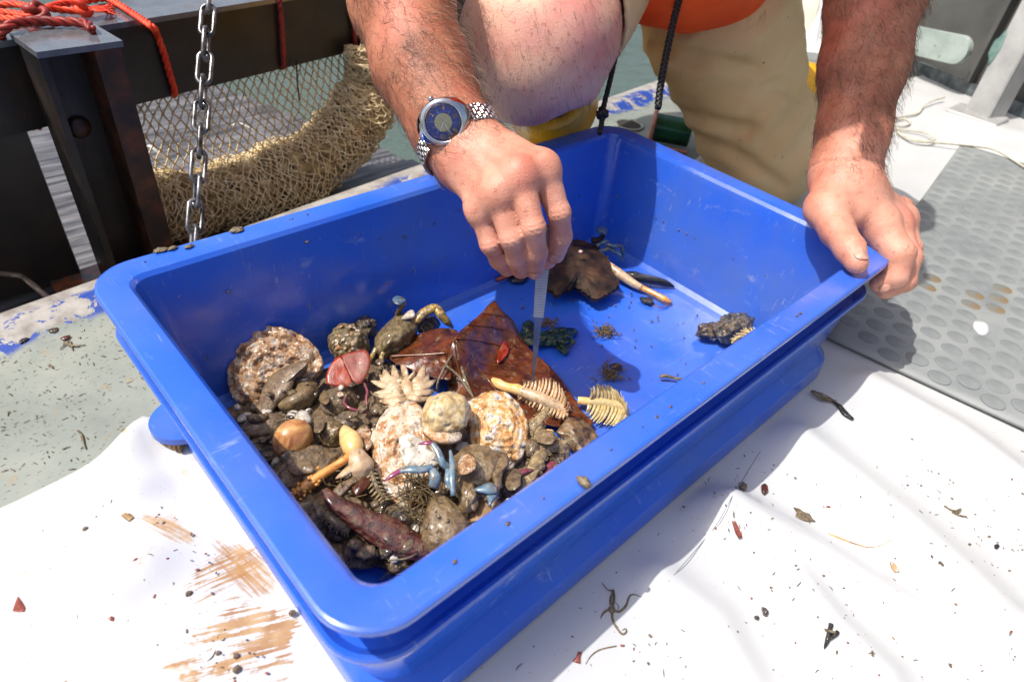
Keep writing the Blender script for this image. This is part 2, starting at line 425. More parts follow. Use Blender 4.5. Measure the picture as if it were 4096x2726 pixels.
# rust-mud smear: streaky noise inside two oriented patches
def smear(p0, p1, wid, thr, fine=1.0, seedo=0.0):
    a = G(*p0); c = G(*p1); d = c-a; L = float(np.linalg.norm(d[:2])); an = math.atan2(d[1], d[0]); mid = (a+c)/2
    mp = nd(nt, 'ShaderNodeMapping', vector_type='TEXTURE'); nt.links.new(v, mp.inputs[0])
    mp.inputs['Location'].default_value = (*mid[:2], 0); mp.inputs['Rotation'].default_value = (0, 0, an)
    sx = nd(nt, 'ShaderNodeSeparateXYZ'); nt.links.new(mp.outputs[0], sx.inputs[0])
    ex_ = mth(nt, 'POWER', mth(nt, 'ABSOLUTE', mth(nt, 'DIVIDE', sx.outputs[0], L*.58)), 2.0); ey_ = mth(nt, 'POWER', mth(nt, 'ABSOLUTE', mth(nt, 'DIVIDE', sx.outputs[1], wid)), 2.0)
    wv = mth(nt, 'MULTIPLY', mth(nt, 'SUBTRACT', noise(nt, mp.outputs[0], 30, 4, .6), .5), 1.3)
    mx = mth(nt, 'SUBTRACT', mth(nt, 'SUBTRACT', 1.0, mth(nt, 'ADD', ex_, ey_)), wv, clamp=True)
    m2 = nd(nt, 'ShaderNodeMapping'); nt.links.new(mp.outputs[0], m2.inputs[0]); m2.inputs['Scale'].default_value = (16*fine, 260*fine, 1); m2.inputs['Location'].default_value = (seedo, seedo, 0)
    s1 = noise(nt, m2.outputs[0], 1.0, 3, .55)
    s2 = noise(nt, mp.outputs[0], 55, 5, .6)
    val = mth(nt, 'MULTIPLY', mth(nt, 'POWER', mx, .5), mth(nt, 'MULTIPLY_ADD', s1, 1.05, mth(nt, 'MULTIPLY', s2, .95)))
    return ramp(nt, val, [(thr-.06, (0, 0, 0)), (thr+.40, (.9, .9, .9))])
sm1 = smear((470, 1225), (655, 1395), .024, .84, 1.3); sm2 = smear((320, 1190), (470, 1262), .014, .82, 1.3, 4)
sm3 = smear((380, 1395), (630, 1262), .034, .97, 1.6, 9); sm4 = smear((330, 1540), (780, 1420), .07, .98, 1.0, 3)
tint = ramp(nt, noise(nt, v, 60, 4), [(.35, srgb(178, 144, 98)), (.6, srgb(150, 106, 58))])
col = base
for s_ in (sm4, sm3, sm2, sm1): col = mixc(nt, s_, col, tint)
sx = nd(nt, 'ShaderNodeSeparateXYZ'); nt.links.new(v, sx.inputs[0])
lm = ramp(nt, sx.outputs[0], [(.0, (1, 1, 1)), (.14, (0, 0, 0))])
blot = mth(nt, 'MULTIPLY', ramp(nt, noise(nt, v, 26, 6, .68, .5), [(.60, (0, 0, 0)), (.72, (.8, .8, .8))]), lm)
col = mixc(nt, blot, col, srgb(190, 150, 106))
dust = ramp(nt, noise(nt, v, 300, 2, .5), [(.735, (0, 0, 0)), (.75, (.75, .75, .75))]); col = mixc(nt, dust, col, srgb(128, 100, 72))
nt.links.new(col, b.inputs['Base Color']); b.inputs['Roughness'].default_value = .32; b.inputs['Specular IOR Level'].default_value = .35
bump(nt, b, noise(nt, v, 26, 4), .12, .004); M_TARP = m
o = solo('tarpaulin', (V, F), M_TARP, 'white plastic tarpaulin with rusty smears spread over the deck under the blue tub', 'tarpaulin', keep=True)
md = o.modifiers.new('thickness', 'SOLIDIFY'); md.thickness = .0012; md.offset = -1
# --- grey rubber mat with oval studs

M_MAT = mat('grey_rubber', [srgb(120, 125, 125), srgb(134, 138, 137), srgb(144, 147, 145)], 11, .5, .2, 400, rvar=.1, bdist=.0004)
M_STUD = mat('grey_rubber_stud', [srgb(116, 121, 121), srgb(130, 134, 133)], 30, .6, .15, 400, bdist=.0004)
M_STUDR = mat('mud_stained_stud', [srgb(116, 120, 118), srgb(122, 114, 98), srgb(132, 108, 76)], 40, .45, .2, 300, pos=[.4, .52, .66], bdist=.0004)
mat_t = thing('rubber_mat', 'grey rubber mat with rows of oval studs beside the tub', 'mat', MO)
gx = np.linspace(0, ML, 60); gy = np.linspace(0, MW, 50); V = []
for x in gx:
    for y in gy:
        p = MO+MX*x+MY*y; V.append(p+A(0, 0, .012+.002*vnoise(A(p[0], p[1], 0), 6, 3)+.004*math.exp(-(x/.03)**2)*vnoise(A(p[0], p[1], 1), 9, 3)))
V = np.array(V); F = [(i*50+j, i*50+j+1, (i+1)*50+j+1, (i+1)*50+j) for i in range(59) for j in range(49)]
o = part('mat_sheet', (V, F), M_MAT, mat_t); md = o.modifiers.new('thickness', 'SOLIDIFY'); md.thickness = .004; md.offset = -1
sv, sf = lathe([(.0134, 0), (.0134, .0001), (.0124, .0004), (.004, .0005)], 16)
smesh = _mesh('stud', sv, sf, M_STUD, True); smeshr = _mesh('stud', sv, sf, M_STUDR, True)
cand = []
for i in range(26):
    for j in range(27):
        x = .02+.0355*i+(.01775 if j % 2 else 0); y = .018+.0295*j
        if x < ML-.015 and y < MW-.015:
            p = MO+MX*x+MY*y; q = CR@(p-CC)
            if q[2] > .05:
                u = (FPX*q[0]/q[2]+2048)/PS; vv = (FPX*q[1]/q[2]+1363)/PS
                vis = -60 < u < 2420 and -60 < vv < 1200; cand.append((q[2]+(0 if vis else 100), p, u, vv))
cand.sort(key=lambda c: c[0]); rest = []
hole_px = (2258, 752)
for k, (dd, p, u, vv) in enumerate(cand):
    z = .012+.002*vnoise(A(p[0], p[1], 0), 6, 3)-.0002
    if math.hypot(u-hole_px[0], vv-hole_px[1]) < 30: continue
    if k < 300 and dd < 50:
        me = smeshr if ((2100 < u < 2140 and 600 < vv < 720) or (2170 < u < 2310 and 655 < vv < 735)) and rng.random() < .5 else smesh
        o = bpy.data.objects.new('stud', me); COL.objects.link(o); o.parent = mat_t
        o.location = (p-MO+A(0, 0, z)).tolist()
    else: rest.append(xf((sv, sf), None, p+A(0, 0, z)))
if rest: part('far_studs', join(*rest), M_STUD, mat_t, kind='stuff')
hc = G(*hole_px, .0135); a_ = np.linspace(0, 2*np.pi, 22)[:-1]
ring = [hc+MX*(.019*math.cos(t)*(1+.12*math.sin(3*t)))+MY*(.0105*math.sin(t)*(1+.1*math.cos(2*t+1))) for t in a_]
part('torn_hole', star(hc, ring, 3, 0, .001), M_TARP, mat_t, label='torn hole showing white sheet below')
# --- grey bulwark at the right
B0 = G(2356, 290); B1 = G(2120, 190); BD = nrm(B1-B0); BN = A(BD[1], -BD[0], 0)      # BN points outboard
if BN[0] < 0: BN = -BN
def wallpt(px, py, off=0.0):
    r = _ray(px, py); o_ = B0-BN*off; t = ((o_-CC)@BN)/(r@BN); return CC+r*t
M_WALL = mat('grey_bulwark_paint', [srgb(58, 58, 56), srgb(74, 74, 71), srgb(90, 90, 87)], 4, .5, .15, 30, rvar=.1)
M_WPAINT = mat('white_marine_paint', [srgb(138, 138, 136), srgb(166, 166, 164)], 12, .35, .15, 60)
M_PALE = mat('pale_green_plank', [srgb(146, 158, 152), srgb(170, 182, 176)], 20, .5, .1, 60, specks=(srgb(130, 140, 120), 45, .62))
M_GALV = mat('galvanised_strip', [srgb(70, 78, 80), srgb(112, 120, 122)], 40, .45, .2, 90, metal=.3)
bw = thing('bulwark', 'grey painted steel bulwark along the far deck edge', 'bulwark', B0)
def slab(p0, p1, z0, z1, n0, n1):
    q = []
    for z in (z0, z1):
        for p, n in ((p0, n0), (p1, n0), (p1, n1), (p0, n1)): q.append(A(p[0], p[1], 0)+BN*n+A(0, 0, z))
    return boxq(q)
W0 = B0-BD*.75; W1 = B0+BD*1.6
part('wall_plate', slab(W0, W1, -.02, 1.1, .05, .09), M_WALL, bw, False)
part('kick_strip', slab(W0, W1, .0, .035, .035, .05), M_GALV, bw, False)
part('rail', slab(W0, W1, .36, .40, .02, .05), M_WALL, bw, False)
for s in (.2, .75, 1.25):
    part('stiffener', slab(B0+BD*s, B0+BD*(s+.012), .035, .36, .022, .05), M_WALL, bw, False)
# slanted white stanchion
pa = wallpt(2276, 215, .10); pa[2] = 0; pb = wallpt(2420, -60, .02); dirv = nrm(pb-pa)
st = thing('stanchion', 'slanted white steel stanchion with chipped paint against the grey bulwark', 'stanchion', pa)
s_, u_, d_ = frame(dirv, BN); Ms = np.stack([s_, u_, d_], 1); Ls = np.linalg.norm(pb-pa)
part('post', bevbox(pa+dirv*(Ls/2+.006), (.066, .012, Ls), .003, Ms), M_WPAINT, st, False)
part('flange', bevbox(pa+dirv*(Ls/2+.006)+s_*.0265+u_*.031, (.012, .05, Ls), .003, Ms), M_WPAINT, st, False)
part('foot_plate', bevbox(pa+A(0, 0, .008), (.10, .12, .012), .003), M_WPAINT, st, False)
ch = star(pa+dirv*.16-u_*.0075-s_*.034, [pa+dirv*(.16+.035*math.cos(t)*(1+.3*math.sin(3*t)))-u_*.0075-s_*(.034-.012*math.sin(t)) for t in np.linspace(0, 2*np.pi, 17)[:-1]], 3, 0, .001)
part('paint_chip', ch, mat('old_green_paint', [srgb(84, 112, 106), srgb(110, 136, 128)], 60, .5), st)
# pale plank fixed on the bulwark
c0 = (wallpt(2060, 84, .03)+wallpt(2225, 121, .03))/2; cl = wallpt(2060, 84, .03); cr = wallpt(2225, 121, .03); dv = nrm(cr-cl); L = np.linalg.norm(cr-cl)
up_ = nrm(np.cross(np.cross(dv, A(0, 0, 1)), dv)); ring = []
for t in np.linspace(0, 2*np.pi, 41)[:-1]:
    cx, cy = math.cos(t), math.sin(t); ex = .5*L-.034
    ring.append(c0+dv*((ex if cx > 0 else -ex)+.034*cx)+up_*.034*cy)
solo('wall_plank', star(c0, ring, 3, 0, .02, up=np.cross(dv, up_) if np.cross(dv, up_)@BN < 0 else np.cross(up_, dv)), M_PALE, 'pale green rounded plank fixed low on the grey bulwark', 'plank', auto=.6)
# ================================================================== BLUE TUB
TL, TW, TH = .68, .416, .160
def rrect(d, r, z, ex=0.0, seg=10):
    """rounded rectangle ring inset by d with corner radius r"""
    r = max(r, .004); out = []
    for cx, cy, a0 in ((TL-d-ex-r, TW-d-r, 0), (d+ex+r, TW-d-r, 90), (d+ex+r, d+r, 180), (TL-d-ex-r, d+r, 270)):
        for k in range(seg+1):
            a = math.radians(a0+90*k/seg); out.append((cx+r*math.cos(a), cy+r*math.sin(a), z))
    # subdivide long sides by inserting mid points
    res = []; n = len(out)
    for i in range(n):
        res.append(out[i]); j = (i+1) % n
        if (i+1) % (seg+1) == 0:
            for q in range(1, 12): res.append(tuple(out[i][k]+(out[j][k]-out[i][k])*q/12 for k in range(3)))
    return np.array(res)
def ringmesh(prof, cap0=True, cap1=True):
    V = []; F = []
    for q in prof: V.append(rrect(*q))       # inset, corner radius, height, extra inset of the short sides
    n = len(V[0]); m = len(prof); V = np.vstack(V)
    for i in range(m-1):
        for k in range(n): l = (k+1) % n; F.append((i*n+k, (i+1)*n+k, (i+1)*n+l, i*n+l))
    if cap0: F.append(tuple(range(n)))
    if cap1: F.append(tuple((m-1)*n+k for k in range(n-1, -1, -1)))
    return V, F
def tubmat(name, c0, c1):
    m, nt, b = newmat(name); v = coords(nt)
    col = ramp(nt, noise(nt, v, 9, 5), [(.3, c0), (.7, c1)])
    sc1 = noise(nt, coords(nt, sc=(30, 190, 60), ro=(.3, .2, .6)), 1, 4, .65)
    sc2 = noise(nt, coords(nt, sc=(210, 26, 60), ro=(.1, .5, .2)), 1, 4, .65)
    patch = ramp(nt, noise(nt, v, 22, 5, .6), [(.48, (0, 0, 0)), (.66, (1, 1, 1))])
    s = mth(nt, 'MULTIPLY', patch, ramp(nt, mth(nt, 'MAXIMUM', sc1, sc2), [(.60, (0, 0, 0)), (.72, (.8, .8, .8))]))
    col = mixc(nt, s, col, srgb(150, 165, 205))
    mud = ramp(nt, noise(nt, v, 75, 5, .7), [(.68, (0, 0, 0)), (.74, (.85, .85, .85))])
    mm = mth(nt, 'MULTIPLY', mud, ramp(nt, noise(nt, v, 8, 3), [(.42, (0, 0, 0)), (.58, (1, 1, 1))]))
    col = mixc(nt, mm, col, srgb(118, 112, 96))
    film = ramp(nt, noise(nt, v, 5, 7, .65), [(.44, (0, 0, 0)), (.70, (.45, .45, .45))]); col = mixc(nt, film, col, srgb(96, 112, 140))
    nt.links.new(col, b.inputs['Base Color'])
    r = ramp(nt, noise(nt, v, 30, 5), [(.3, (.12,)*3), (.7, (.26,)*3)]); nt.links.new(r, b.inputs['Roughness'])
    b.inputs['Specular IOR Level'].default_value = .75
    b.inputs['Subsurface Weight'].default_value = .0
    bump(nt, b, mth(nt, 'ADD', noise(nt, v, 45, 5), mth(nt, 'MULTIPLY', mm, .6)), .12, .0015)
    return m
M_TUB = tubmat('blue_polythene', srgb(36, 90, 204), srgb(48, 102, 211))
tub = thing('fish_tub', 'blue plastic tub with wide rim holding the trawl catch', 'tub', (TL/2, TW/2, .003))
part('basin', ringmesh([(.066, .010, .0105), (.057, .014, .0125), (.0515, .016, .018), (.0300, .016, .148), (.028, .016, .1555), (.0250, .017, .1592)], True, False), M_TUB, tub, auto=.4)
part('rim', ringmesh([(.0250, .017, .1592), (.0230, .018, .160), (.0025, .037, .1605), (.0008, .038, .1597), (.0, .039, .158), (.0, .039, .1555), (.002, .038, .1548), (.019, .028, .153), (.020, .028, .1525)], False, False), M_TUB, tub, auto=.4)
part('outer_wall', ringmesh([(.020, .028, .1525), (.0245, .026, .146), (.0252, .026, .108), (.0140, .032, .107), (.0070, .037, .1165), (.0045, .038, .1168), (.0035, .039, .1148), (.0040, .038, .1115), (.0068, .037, .1098), (.0110, .035, .1088), (.0180, .032, .045, .007), (.0215, .030, .0385, .008)], False, False), M_TUB, tub, auto=.4)
part('base_flange', ringmesh([(.0215, .030, .0385, .008), (.0110, .037, .0305, .013), (.0072, .039, .028, .015), (.006, .039, .025, .015), (.005, .040, .0062, .016), (.008, .039, .0032, .016)], False, True), M_TUB, tub, auto=.4)
# rounded carrying ear low on the short side
def ear(cx, cy, r, z, th, sx):
    ring = [A(cx+sx*(r*1.15*max(math.cos(t), -.25)), cy+r*math.sin(t), z) for t in np.linspace(-np.pi, np.pi, 41)[:-1]]
    return star(A(cx, cy, z), ring, 4, 0, th, up=(0, 0, 1))
part('ear', ear(.034, .350, .030, .026, .007, -1), M_TUB, tub, auto=.6)
part('ear', ear(TL-.034, .350, .030, .026, .007, 1), M_TUB, tub, auto=.6)
# ================================================================== STERN FRAME, NET, CHAIN, ROPES
def YP(px, py, y):
    r = _ray(px, py); return CC+r*((y-CC[1])/r[1])
ZT = .218
M_STEEL = mat('dark_wet_steel', [srgb(18, 17, 17), srgb(34, 30, 28), srgb(52, 38, 30)], 14, .38, .4, 70, pos=[.35, .55, .72], rvar=.15)
M_STEELT = mat('wet_sky_sheen_steel', [srgb(70, 72, 76), srgb(96, 100, 106), srgb(90, 70, 60)], 16, .14, .25, 60, pos=[.35, .55, .72], spec=.8, rvar=.08)  # wet upper faces; lighter grey puts their sky sheen into the base colour
M_RUST = mat('rusty_steel', [srgb(30, 20, 16), srgb(58, 32, 20), srgb(104, 50, 22)], 26, .45, .5, 90, pos=[.38, .52, .7], rvar=.12)
fr = thing('steel_gantry', 'dark rusty steel trawl gantry with crossbeam and posts at the stern', 'gantry', A(.17, .86, -.12))
b0 = G(213, 68, ZT); b1 = G(589, 8, ZT); bd = nrm(A(b1[0]-b0[0], b1[1]-b0[1], 0)); bn = A(-bd[1], bd[0], 0)
def bslab(s0, s1, n0, n1, z0, z1):
    q = []
    for z in (z0, z1):
        for s, n in ((s0, n0), (s1, n0), (s1, n1), (s0, n1)): q.append(A(b0[0], b0[1], 0)+bd*s+bn*n+A(0, 0, z))
    return boxq(q)
part('crossbeam', bslab(-.6, .85, 0, .085, ZT-.104, ZT), M_STEEL, fr, False)
part('beam_flange', bslab(-.6, .85, -.004, .089, ZT-.003, ZT+.004), M_STEELT, fr, False)
zb = -.115
tp = [G(10, 80, ZT+.01), G(95, 119, ZT+.01), G(267, 96, ZT+.01), G(213, 68, ZT+.01)]
pr = tp[2]; px_ = nrm(tp[2]-tp[1]); py_ = A(-px_[1], px_[0], 0)
o_ = tp[1]-px_*.004
def pslab(x0, x1, y0, y1, z0, z1):
    q = []
    for z in (z0, z1):
        for x, y in ((x0, y0), (x1, y0), (x1, y1), (x0, y1)): q.append(A(o_[0], o_[1], 0)+px_*x+py_*y+A(0, 0, z))
    return boxq(q)
part('top_plate', pslab(-.002, .091, -.003, .082, ZT+.004, ZT+.011), M_STEELT, fr, False)
part('post_web', pslab(.008, .058, .052, .062, zb, ZT+.003), M_STEEL, fr, False)
part('post_flange', pslab(.0, .008, .004, .066, zb, ZT+.003), M_STEEL, fr, False)
part('post_flange', pslab(.058, .088, .0, .0575, zb, ZT+.003), M_RUST, fr, False, label='rusty brown outer flange')
part('base_plate', pslab(-.06, .14, -.06, .10, zb, zb+.008), M_RUSTPL, fr, False)
wc = A(o_[0], o_[1], 0)+px_*.030+py_*.052+A(0, 0, ZT-.10)
part('bolt_head', lathe([(.014, 0), (.014, .004), (.011, .007), (.004, .008)], 14, np.stack([px_, A(0, 0, 1), -py_], 1), wc), M_RUST, fr)
# second leg further left
c2 = YP(60, 300, .86)
q = []
for z in (zb, ZT-.106):
    for x, y in ((-.16, 0), (0, 0), (.008, .06), (-.16, .06)): q.append(A(c2[0]+x, c2[1]+y, z))
part('post', boxq(q), M_STEEL, fr, False)
# rusty bolt standing on the plate
bc = G(132, 612, zb+.016)
bt = thing('anchor_bolt', 'rusty orange anchor bolt with hexagonal nut on the wet plate left of the tub', 'bolt', bc-A(0, 0, .008))
M_ORUST = mat('orange_rust', [srgb(92, 40, 16), srgb(158, 78, 28), srgb(60, 30, 18)], 80, .3, .5, 200)
part('nut', lathe([(.017, -.008), (.018, -.006), (.018, .006), (.015, .010)], 6, None, bc), M_ORUST, bt, False)
part('stud', lathe([(.009, .0095), (.0095, .022), (.0075, .026), (.003, .027)], 14, None, bc), M_ORUST, bt)
part('washer', lathe([(.026, -.0105), (.026, -.0085)], 20, None, bc), M_ORUST, bt, False)
# chain
M_CHAIN = mat('galvanised_chain', [srgb(70, 70, 72), srgb(116, 116, 118), srgb(156, 156, 158)], 60, .28, .3, 160, metal=.75, rvar=.1)
ctop = P(484, -60, .90); cbot = P(444, 575, .845); cl_ = np.linalg.norm(ctop-cbot); cd = (cbot-ctop)/cl_
cht = thing('steel_chain', 'hanging galvanised steel chain in front of the dark beam', 'chain', cbot)
pitch = .0345; nl = int(cl_/pitch)+1
for i in range(nl):
    c = ctop+cd*pitch*i; tw = rot(cd, (0 if i % 2 == 0 else 90)+rng.uniform(-10, 10)+18*math.sin(i*.5))
    s_ = tw@nrm(np.cross(cd, nrm(c-CC))); pth = []
    for t in np.linspace(0, 2*np.pi, 21)[:-1]:
        cx, cy = math.cos(t), math.sin(t); pth.append(c+s_*.0088*cx+cd*((.0135 if cy > 0 else -.0135)+.0088*cy))
    part('link', tube(pth, .0030, 8, closed=True), M_CHAIN, cht)
# ropes
def twist(path, r, pitch=None, n=5, per=5):
    path = catmull(path, 8); seg = np.linalg.norm(np.diff(path, axis=0), axis=1); L = np.concatenate([[0], np.cumsum(seg)])
    pitch = pitch or r*7; N = max(int(L[-1]/pitch*per*2), 8); s = np.linspace(0, L[-1], N)
    C_ = np.stack([np.interp(s, L, path[:, k]) for k in range(3)], 1); out = []
    sv, prev = [], None
    for i in range(N):
        d = nrm(C_[min(i+1, N-1)]-C_[max(i-1, 0)])
        a = frame(d)[0] if prev is None else nrm(prev-d*(prev@d)); prev = a; sv.append((a, np.cross(d, a)))
    for k in range(3):
        pth = [C_[i]+.52*r*(math.cos(2*np.pi*(s[i]/pitch+k/3))*sv[i][0]+math.sin(2*np.pi*(s[i]/pitch+k/3))*sv[i][1]) for i in range(N)]
        out.append(tube(pth, r*.56, n))
    return join(*out)
M_RED = mat('orange_red_rope', [srgb(206, 44, 18), srgb(238, 76, 30)], 70, .55, .3, 300)
M_DRED = mat('wet_red_rope', [srgb(110, 26, 18), srgb(160, 40, 26)], 70, .5, .3, 300)
def BF(px, py, off=.006):   # point on the beam's front face
    r = _ray(px, py); o = A(b0[0], b0[1], 0)-bn*off; t = ((o-CC)@bn)/(r@bn); return CC+r*t
T = lambda px, py, h=.010: G(px, py, ZT+h)
solo('beam_rope', twist([T(215, -14), T(262, 4), T(310, 34), T(352, 64), BF(360, 78), BF(376, 120), BF(392, 175), BF(402, 212), BF(398, 219, -.004)], .0046), M_RED, 'orange red rope looped over the crossbeam between post and chain', 'rope')
solo('beam_rope', twist([BF(641, -14), BF(646, 30), BF(650, 90), BF(653, 148), BF(646, 156, -.004)], .0042), M_DRED, 'dark red rope hanging down the beam right of the chain', 'rope')
solo('beam_rope', twist([BF(812, 20), BF(815, 60), BF(817, 104), BF(808, 116, -.004)], .0042), M_DRED, 'dark red rope at the beam end beside the hairy forearm', 'rope')
kn = thing('knotted_rope', 'bright orange red knotted rope bundle on top of the steel post', 'rope', T(95, 40))
part('strand', twist([T(-20, 14), T(40, 10, .014), T(90, 22, .018), T(140, 10, .014), T(200, 2, .012), T(270, -10)], .0046), M_RED, kn)
part('strand', twist([T(-20, 38), T(30, 44, .012), T(72, 36, .018), T(100, 20, .02), T(150, 24, .014), T(205, 26, .014)], .0044), M_RED, kn)
part('strand', twist([T(-20, 26), T(30, 30, .012), T(70, 38, .016)], .004), M_RED, kn)
def knot(c, r, rr, seed):
    t = np.linspace(0, 2*np.pi, 40)[:-1]; R_ = rot((rng.random(), rng.random(), 1), 40*seed)
    p = np.stack([(2+np.cos(3*t))*np.cos(2*t), (2+np.cos(3*t))*np.sin(2*t), 1.3*np.sin(3*t)], 1)/3*r
    return tube(p@R_.T+c, rr, 7, closed=True)
part('knot', knot(T(85, 28, .020), .0125, .0046, 1), M_DRED, kn)
part('knot', knot(T(188, 18, .018), .0105, .0044, 2), M_RED, kn)
fray = [tube(catmull([T(200, 18, .016), T(230+rng.uniform(-8, 8), 22+rng.uniform(-7, 7), .014), T(255+rng.uniform(-12, 12), 22+rng.uniform(-14, 14), .012+rng.uniform(-.004, .004))], 4), [.0013, .0007], 4) for i in range(34)]
part('frayed_end', join(*fray), M_RED, kn)
solo('post_rope', twist([T(212, 70, .016), T(195, 54, .018), T(130, 50, .018), T(60, 50, .020), T(20, 60, .02), T(0, 76, .012), YP(4, 96, .86), YP(22, 160, .858), YP(42, 230, .856), YP(56, 276, .855), YP(76, 290, .86), YP(92, 288, .87)], .0058), M_DRED, 'thick dark red rope wrapped down the left side of the steel post', 'rope')
# --- fishing net: hanging panel and slumped roll
M_NET = mat('tan_net_twine', [srgb(196, 172, 130), srgb(224, 204, 162), srgb(234, 218, 182)], 60, .7, .2, 300)
M_NETD = mat('tan_net_mass', [srgb(90, 74, 50), srgb(150, 128, 88), srgb(194, 170, 126)], 55, .8, .9, 120, pos=[.36, .5, .66], bdist=.006)
def mesh_net(fn, nu, nv, r, jit=0, seed=0, sides=4):
    rs = np.random.default_rng(seed); L = []
    K = {}
    def node(i, j):
        if (i, j) not in K: K[(i, j)] = fn(i/nu, j/nv)+rs.normal(0, 1, 3)*jit
        return K[(i, j)]
    for j in range(nv):
        for i in range(nu+1):
            if (i+j) % 2: continue
            for di in (-1, 1):
                if 0 <= i+di <= nu:
                    a, c = node(i, j), node(i+di, j+1); mid = (a+c)/2+rs.normal(0, 1, 3)*jit*.6
                    L.append(tube([a, mid, c], [r*1.5, r, r*1.5], sides, caps=False))
    return join(*L)
def panel(u, v):
    top = A(b0[0], b0[1], 0)+bd*(.03+.46*u)+bn*.05+A(0, 0, ZT-.100)
    bot = A(.185+.47*u, .985+.07*u-.02*math.sin(3*u), -.105+.05*u)
    w_ = v**1.15
    p = top*(1-w_)+bot*w_; p = p+A(.05*v*u-.02*math.sin(np.pi*v), -.035*math.sin(np.pi*v)*(.4+u), 0)
    return p
net = thing('fishing_net', 'tan knotted fishing net hanging from the beam and slumped in a heap behind the tub', 'net', A(.45, .97, -.12))
part('hanging_panel', mesh_net(panel, 62, 15, .0012, .0012, 3), M_NET, net, kind='stuff')
RC = catmull([YP(300, 470, .925), YP(385, 480, .925), YP(500, 455, .94), YP(620, 425, .95), YP(740, 360, .955), YP(815, 280, .955), YP(850, 200, .95), YP(845, 140, .945), YP(838, 100, .95)], 8)
RR = np.interp(np.linspace(0, 1, len(RC)), np.linspace(0, 1, 9), [.055, .058, .060, .064, .066, .060, .046, .034, .022])*(1+.10*np.sin(np.linspace(0, 21, len(RC)))+.06*np.sin(np.linspace(1, 47, len(RC))))
def roll(s, th, off=0.0, flat=.8):
    x = s*(len(RC)-1); i = min(int(x), len(RC)-2); f = x-i; c = RC[i]*(1-f)+RC[i+1]*f; r = RR[i]*(1-f)+RR[i+1]*f
    d = nrm(RC[i+1]-RC[i]); a, b_, _ = frame(d); p = c+(r+off)*(math.cos(th)*a+flat*math.sin(th)*b_)
    return p
V = []; nS, nT = 90, 40
for i in range(nS+1):
    for k in range(nT):
        p = roll(i/nS, 2*np.pi*k/nT); V.append(p)
V = np.array(V); dn = .014*fbm(V, 20, 4, 8); CN = np.repeat(np.array([roll(i/nS, 0)*.5+roll(i/nS, np.pi)*.5 for i in range(nS+1)]), nT, 0)
V = V+(V-CN)/np.linalg.norm(V-CN, axis=1)[:, None]*dn[:, None]
F = [(i*nT+k, i*nT+(k+1) % nT, (i+1)*nT+(k+1) % nT, (i+1)*nT+k) for i in range(nS) for k in range(nT)]
part('net_core', (V, F), M_NETD, net, label='packed inner mass of the slumped net')
part('net_wrap', join(mesh_net(lambda u, v: roll(u, 2*np.pi*v+.9*u, .004), 150, 54, .0008, .0018, 5), mesh_net(lambda u, v: roll(u, 2*np.pi*v-.7*u, .010), 110, 38, .0008, .0026, 6)), M_NET, net, kind='stuff')
solo('net_tie', tube([b0*0+BF(682, 140), BF(684, 190, .03), BF(689, 232, .03)], .0013, 6), mat('black_twine', srgb(14, 14, 14), rough=.7), 'thin black twine hanging in front of the net', 'twine')
M_WPL = mat('white_plastic', [srgb(214, 216, 216), srgb(232, 233, 233)], 10, .4)
solo('plastic_strap', tube(catmull([YP(535, 288, 1.06), YP(552, 284, 1.05), YP(585, 300, 1.04), YP(618, 320, 1.04)], 5), .0030, 6, flat=.4), M_WPL, 'white plastic strap seen through the net right of the chain', 'strap')
solo('plastic_strap', tube(catmull([YP(335, 340, 1.06), YP(345, 336, 1.05), YP(365, 352, 1.04), YP(390, 376, 1.04)], 5), .0034, 6, flat=.4), M_WPL, 'white plastic strap seen through the net between post and chain', 'strap')
# bent rod at lower left
solo('bent_rod', tube([G(-20, 626, -.06), G(45, 634, -.06), G(55, 638, -.06), G(118, 690, -.06)], .0038, 8), mat('wet_rod', [srgb(60, 52, 44), srgb(120, 104, 90)], 40, .25, .2), 'thin bent metal rod on the planks left of the anchor bolt', 'rod')
# drain hole, green pipe with pink cord, white container with blue basin
dc = G(1447, 289, .001)
dr = thing('deck_drain', 'round dark drain hole in the deck behind the tub corner', 'drain', dc)
part('hole', lathe([(.026, -.0), (.026, .0015)], 24, None, dc), mat('hole_shade', srgb(48, 44, 40), rough=.9), dr, False)  # raised disc; its dark colour stands in for the shade down the drain
part('rim', tube([dc+A(.028*math.cos(t), .028*math.sin(t), .001) for t in np.linspace(0, 2*np.pi, 29)[:-1]], .0032, 6, closed=True), M_DECK, dr)
gp = thing('green_bottle', 'dark green cylinder tied with pink cord beside the khaki shorts', 'bottle', G(1520, 312))
ga, gb = G(1497, 290, .032), G(1590, 308, .032); gd = gb-ga
part('body', tube([ga, ga+gd*.03, ga+gd*.97, gb], [.018, .026, .026, .020], 18), mat('green_plastic', [srgb(10, 66, 48), srgb(18, 92, 66)], 30, .25), gp, auto=.6)
M_PINK = mat('pink_cord', [srgb(196, 140, 130), srgb(220, 172, 160)], 80, .7, .3, 300)
pc = [ga+gd*.06+A(*(.031*(math.cos(t)*nrm(np.cross(gd, (0, 0, 1)))+math.sin(t)*A(0, 0, 1)))) for t in np.linspace(0, 2*np.pi, 25)[:-1]]
part('cord', tube(pc, .0045, 7, closed=True), M_PINK, gp)
part('cord', twist([G(1492, 312, .01), G(1510, 335, .006), G(1540, 345, .006), G(1580, 352, .006)], .005), M_PINK, gp)
wb = thing('cut_container', 'white plastic container with cut-away side and dark blue basin inside, behind the kneeling man', 'container', G(1840, 165))
def CP(px, py, d): return P(px, py, d)
